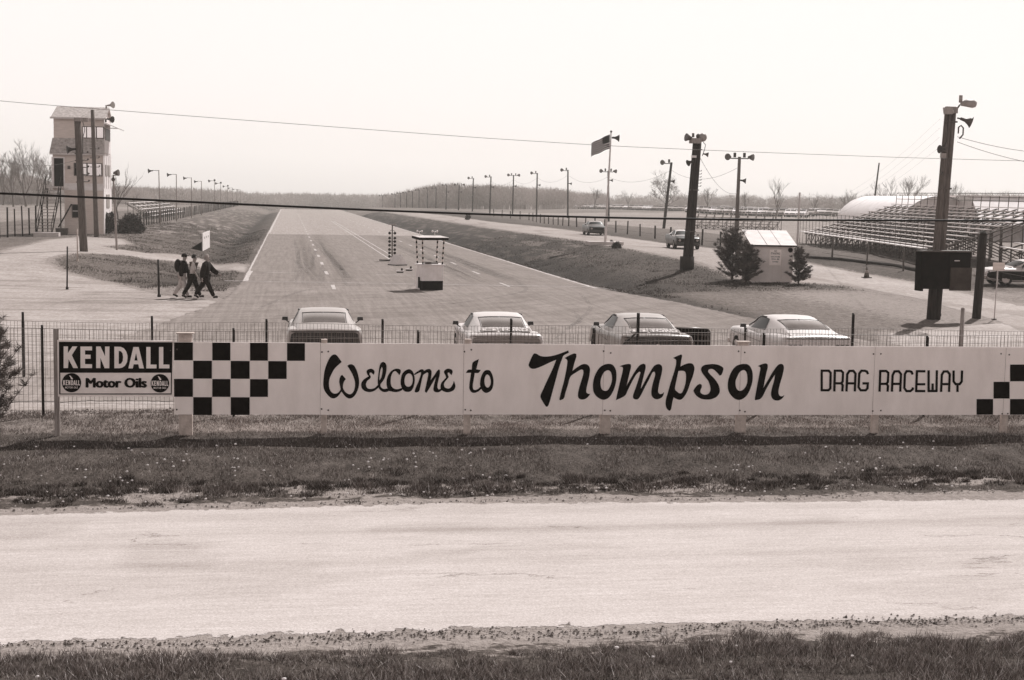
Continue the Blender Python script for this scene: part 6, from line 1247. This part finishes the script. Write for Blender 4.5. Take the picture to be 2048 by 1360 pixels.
a1 = (azx(1400)*352, 352); b1 = (azx(1625)*285, 285); lot(22, a1, b1, 'back middle row', R(150), 3); lot(20, (azx(1430)*385, 385), (azx(1650)*315, 315), 'rearmost middle row', R(150), 6)
a1 = (azx(1590)*330, 330); b1 = (azx(1715)*270, 270); lot(12, a1, b1, 'right hand row', R(150), 4)
# ------------------------------------------------------------------ bare trees
def baretree(seed, Hh, spread=.5, twigs=1.0, levels=5, thick=.02):
    rr = random.Random(seed); trunk = MB(); tw = MB()
    def br(mb, p, d, L_, r_, lev):
        n = 3; pts = [p]; q = p; dd = d
        for i in range(n): dd = (dd+Vector((rr.uniform(-.16, .16), rr.uniform(-.16, .16), rr.uniform(-.02, .12)))).normalized(); q = q+dd*L_/n; pts.append(q)
        mb.tube(pts, [r_, r_*.85, r_*.7, r_*.5], 5 if lev == 0 else 3, cap=False)
        if lev >= levels: return
        kids_ = rr.randint(3, 4) if lev < levels-1 else int(4*twigs)
        for c in range(kids_):
            f = rr.uniform(.35, 1.0) if c else 1.0; i = min(2, int(f*3)); pp = pts[i].lerp(pts[i+1], f*3-i if f < 1 else 1)
            a = rr.uniform(0, 6.28); sp = spread*rr.uniform(.7, 1.5); nd_ = (dd+Vector((math.cos(a)*sp, math.sin(a)*sp, rr.uniform(.0, .35)))).normalized(); br(tw, pp, nd_, L_*rr.uniform(.55, .78), max(r_*.5, Hh*.0012), lev+1)
    br(trunk, Vector((0, 0, -.2)), Vector((0, 0, 1)), Hh*.30, Hh*thick, 0)
    for k in range(2): br(tw, Vector((0, 0, Hh*rr.uniform(.12, .25))), Vector((rr.uniform(-.6, .6), rr.uniform(-.6, .6), 1)).normalized(), Hh*.28, Hh*thick*.5, 1)
    zs = max(v[2] for v in tw.v); k = Hh/zs
    tw.v = [(a*k, b_*k, c*k) for a, b_, c in tw.v]; trunk.v = [(a*k, b_*k, c*k) for a, b_, c in trunk.v]
    return trunk, tw
TEMPL = []
def tree_at(label, px, base, top, seed, spread=.5, pos=None, twigs=1.0, levels=5, thick=.018, group=None, ybase=None):
    if pos is None: p = at(px, base)
    else: p = Vector((*pos, Tz(*pos)))
    Hh = max(2, zat(px, top, p.x, p.y)-p.z); tr, tw = baretree(seed, Hh, spread, twigs, levels, thick); t = thing('bare_tree', label, 'tree', tuple(p), 0, group); tr.build('trunk', 'bark', t, fixn=False); tw.build('crown', 'twig', t, fixn=False)
def far_tree(label, px, D, top, seed, **k):
    a = azx(px); y = D; tree_at(label, px, None, top, seed, pos=(a*y, y), **k)
G1 = 'bare trees at the far left'
for k, (px, D, top, sd_, sp) in enumerate(((-22, 300, 318, 1, .5), (6, 340, 300, 2, .5), (27, 290, 305, 3, .5), (52, 300, 277, 4, .42), (74, 330, 300, 5, .5), (93, 280, 312, 6, .5), (40, 380, 312, 16, .5))):
    far_tree('bare tree at far left, %s from the left edge of the photo' % ORD[k] if k < 6 else 'bare tree standing behind the tallest tree at far left', px, D, top, sd_, spread=sp, group=G1)
far_tree('slim forked bare tree just right of the control tower', 236, 190, 322, 7, spread=.4, levels=4)
far_tree('broad bare tree left of the dark lighting pole on the horizon', 1334, 330, 338, 8, spread=1.0, twigs=1.8)
far_tree('scraggy bare tree right of the second light pole', 1553, 240, 350, 9, spread=.55, levels=4)
for k, (px, D, top, sd_, lab) in enumerate(((1190, 420, 372, 10, 'small bare tree beside the flagpole on the horizon'), (1257, 420, 378, 11, 'small bare tree between flagpole and broad tree'), (1416, 380, 372, 12, 'bare tree just right of the dark lighting pole'), (1630, 350, 382, 13, 'low bare tree above the parked cars at right'), (1770, 300, 350, 14, 'bare tree above the left end of the grandstand'), (1815, 330, 348, 15, 'bare tree above the arched hall'), (1905, 300, 360, 17, 'bare tree just right of the tallest pole'), (1700, 320, 376, 18, 'bare tree left of the leaning pole'), (270, 300, 385, 19, 'low bare tree right of the small lamp post'), (1490, 360, 380, 20, 'small bare tree right of the first light pole'))):
    far_tree(lab, px, D, top, sd_, levels=4, twigs=1.5)
# woods
def wood(name, label, segs, seed, m_='woods', dens=1.0, rag=1.0):
    """segs: list of (px, depth y, top px)"""
    rr = np.random.default_rng(seed); V = []; 
    sx = [s[0] for s in segs]; n = int((max(sx)-min(sx))*1.1*dens)
    for k in range(n):
        px = rr.uniform(min(sx), max(sx)); y = np.interp(px, sx, [s[1] for s in segs])*rr.uniform(.97, 1.12); top = np.interp(px, sx, [s[2] for s in segs])+rag*abs(rr.normal(0, 3.0))-(rag-1)*2.2*rr.random()**3; x = azx(px)*y; g = Tz(x, y); Hh = max(1.5, zat(px, top, x, y)-g); Rr = Hh*rr.uniform(.28, .42)
        w_ = Hh*.012; V += [[(x-w_, y, g), (x+w_, y, g), (x, y, g+Hh*.8)]]
        c = 110; u_ = rr.normal(0, 1, (c, 3)); u_ /= np.linalg.norm(u_, axis=1)[:, None]; rad = rr.uniform(.2, 1, (c, 1))**.5; P = u_*rad*np.array([Rr, Rr, Hh*.42])+np.array([x, y, g+Hh*.56]); d_ = u_*.6+rr.normal(0, .5, (c, 3)); d_[:, 2] = np.abs(d_[:, 2])+.4; d_ /= np.linalg.norm(d_, axis=1)[:, None]; l = Hh*rr.uniform(.08, .2, (c, 1)); e = rr.normal(0, 1, (c, 3)); e /= np.linalg.norm(e, axis=1)[:, None]
        V += list(np.stack([P-e*Hh*.012, P+e*Hh*.012, P+d_*l], 1))
    V = np.array(V).reshape(-1, 3); o = npmesh(name, V, np.arange(len(V)).reshape(-1, 3), m_); tag(o, label, kind='stuff'); return o
M['woods'] = mat('hazed_woods_twigs', .40, .95, .35, .05, v2=.60)  # distance haze partly put into this colour, paler than the nearer twigs
wood('woods', 'wooded rise behind the right row of light poles', [(770, 520, 389), (800, 500, 384), (850, 480, 372), (890, 450, 366), (940, 440, 369), (1000, 430, 370), (1060, 430, 374), (1110, 440, 375), (1150, 450, 382), (1210, 480, 386)], 1, dens=2.0, rag=2.0)
wood('woods', 'low leafless brush along the horizon at right', [(1190, 560, 390), (1300, 520, 388), (1400, 480, 386), (1500, 460, 390), (1600, 440, 390), (1700, 420, 390), (1800, 380, 388), (1900, 360, 384), (2000, 340, 386), (2080, 330, 388)], 2, dens=1.0, rag=3.2)
wood('woods', 'hazy far wood across the end of the strip', [(470, 700, 384), (540, 760, 386), (600, 800, 386), (700, 800, 388), (790, 780, 389)], 3, dens=2.2)
wood('woods', 'hazy wood line on the left behind the lamp posts', [(-40, 480, 366), (100, 470, 376), (230, 460, 371), (300, 500, 374), (360, 540, 376), (420, 600, 378), (480, 660, 382)], 4, dens=1.6)
wood('woods', 'grey brush behind the bare trees at far left', [(-60, 380, 372), (0, 360, 350), (60, 360, 348), (110, 380, 366)], 5, dens=1.5)
# ------------------------------------------------------------------ leaning pole, cables
t, tpl, Dp = pole('utility_pole', 'bare leaning pole rising behind the left end of the grandstand', 0, 0, 1754, 326, .16, .11, 'poledark', pos=at(1742, 450))
t, tps, Dp = pole('utility_pole', 'short pale pole between shed and grandstand', 0, 0, 1596, 385, .09, .08, 'plank', pos=at(1594, 492))
def cable(label, pts, r_, m_='cable', name='cable'):
    P = []
    for i in range(len(pts)-1):
        for k in range(6): P.append(pts[i].lerp(pts[i+1], k/6))
    P.append(pts[-1]); Q = [Vector(p) for p in P]
    for _ in range(3): Q = [Q[0]]+[(Q[i-1]+Q[i]*2+Q[i+1])/4 for i in range(1, len(Q)-1)]+[Q[-1]]
    mb = MB(); mb.tube(Q, r_, 6); return tag(mb.build(name, m_, fixn=False), label, 'cable')
def cabw(pxs, y): 
    out = []
    for px, py in pxs:
        d = ray(px, py); out.append(CP+d*(y/d.y))
    return out
cable('thick black cable crossing the whole view at horizon height', cabw([(-260, 378), (0, 386.5), (300, 400), (560, 412), (800, 422.5), (1010, 430), (1250, 436), (1500, 439.5), (1800, 441), (2048, 441.5), (2300, 440)], 14.5), .0125)
cable('thin wire crossing the sky from the tower roof to the right edge', cabw([(-260, 172), (0, 202.5), (300, 226), (650, 252.5), (950, 275), (1220, 292), (1500, 304), (1800, 315), (2048, 322), (2300, 327)], 38), .0065, 'lamp')
def span(label, a, b_, sag, r_=.012, n=14):
    mb = MB(); a, b_ = Vector(a), Vector(b_); mb.tube([a.lerp(b_, i/n)-Vector((0, 0, sag*4*(i/n)*(1-i/n))) for i in range(n+1)], r_, 4, cap=False); return tag(mb.build('wire', 'lamp', fixn=False), label, 'cable')
end1 = atD(1500, 395, 200); 
for k, (py, ex, ey) in enumerate(((240, 1560, 384), (258, 1560, 392), (276, 1550, 400), (296, 1540, 408))):
    a = PR+Vector((-.4, 0, -(py-216)*.0185)); span('wire sloping left from the tall right pole, %s from the top' % ORD[k], a, atD(ex, ey, 150), 2.2, .003)
for k, (py, ey) in enumerate(((274, 306), (284, 330))): span(('upper' if not k else 'lower')+' wire running right from the tall right pole to the edge', PR+Vector((.3, 0, -(py-216)*.0185)), atD(2090, ey, 60), .1, .010)
for k in range(0, 9): span('sagging wire in the right pole row, %s span from the near end' % ORD[k], rp[k][1]-Vector((0, 0, .9)), rp[k+1][1]-Vector((0, 0, .9)), 1.1, .015)
span('upper wire from the dark lighting pole down to the first light pole', at(1374, 540)+Vector((.5, 0, 6.3)), rp[0][0]+Vector((0, 0, 4.3)), .8, .012)
span('wire from the left edge to the thick pole in front of the tower', atD(-40, 308, 90), atD(160, 318, 96), .6, .012)
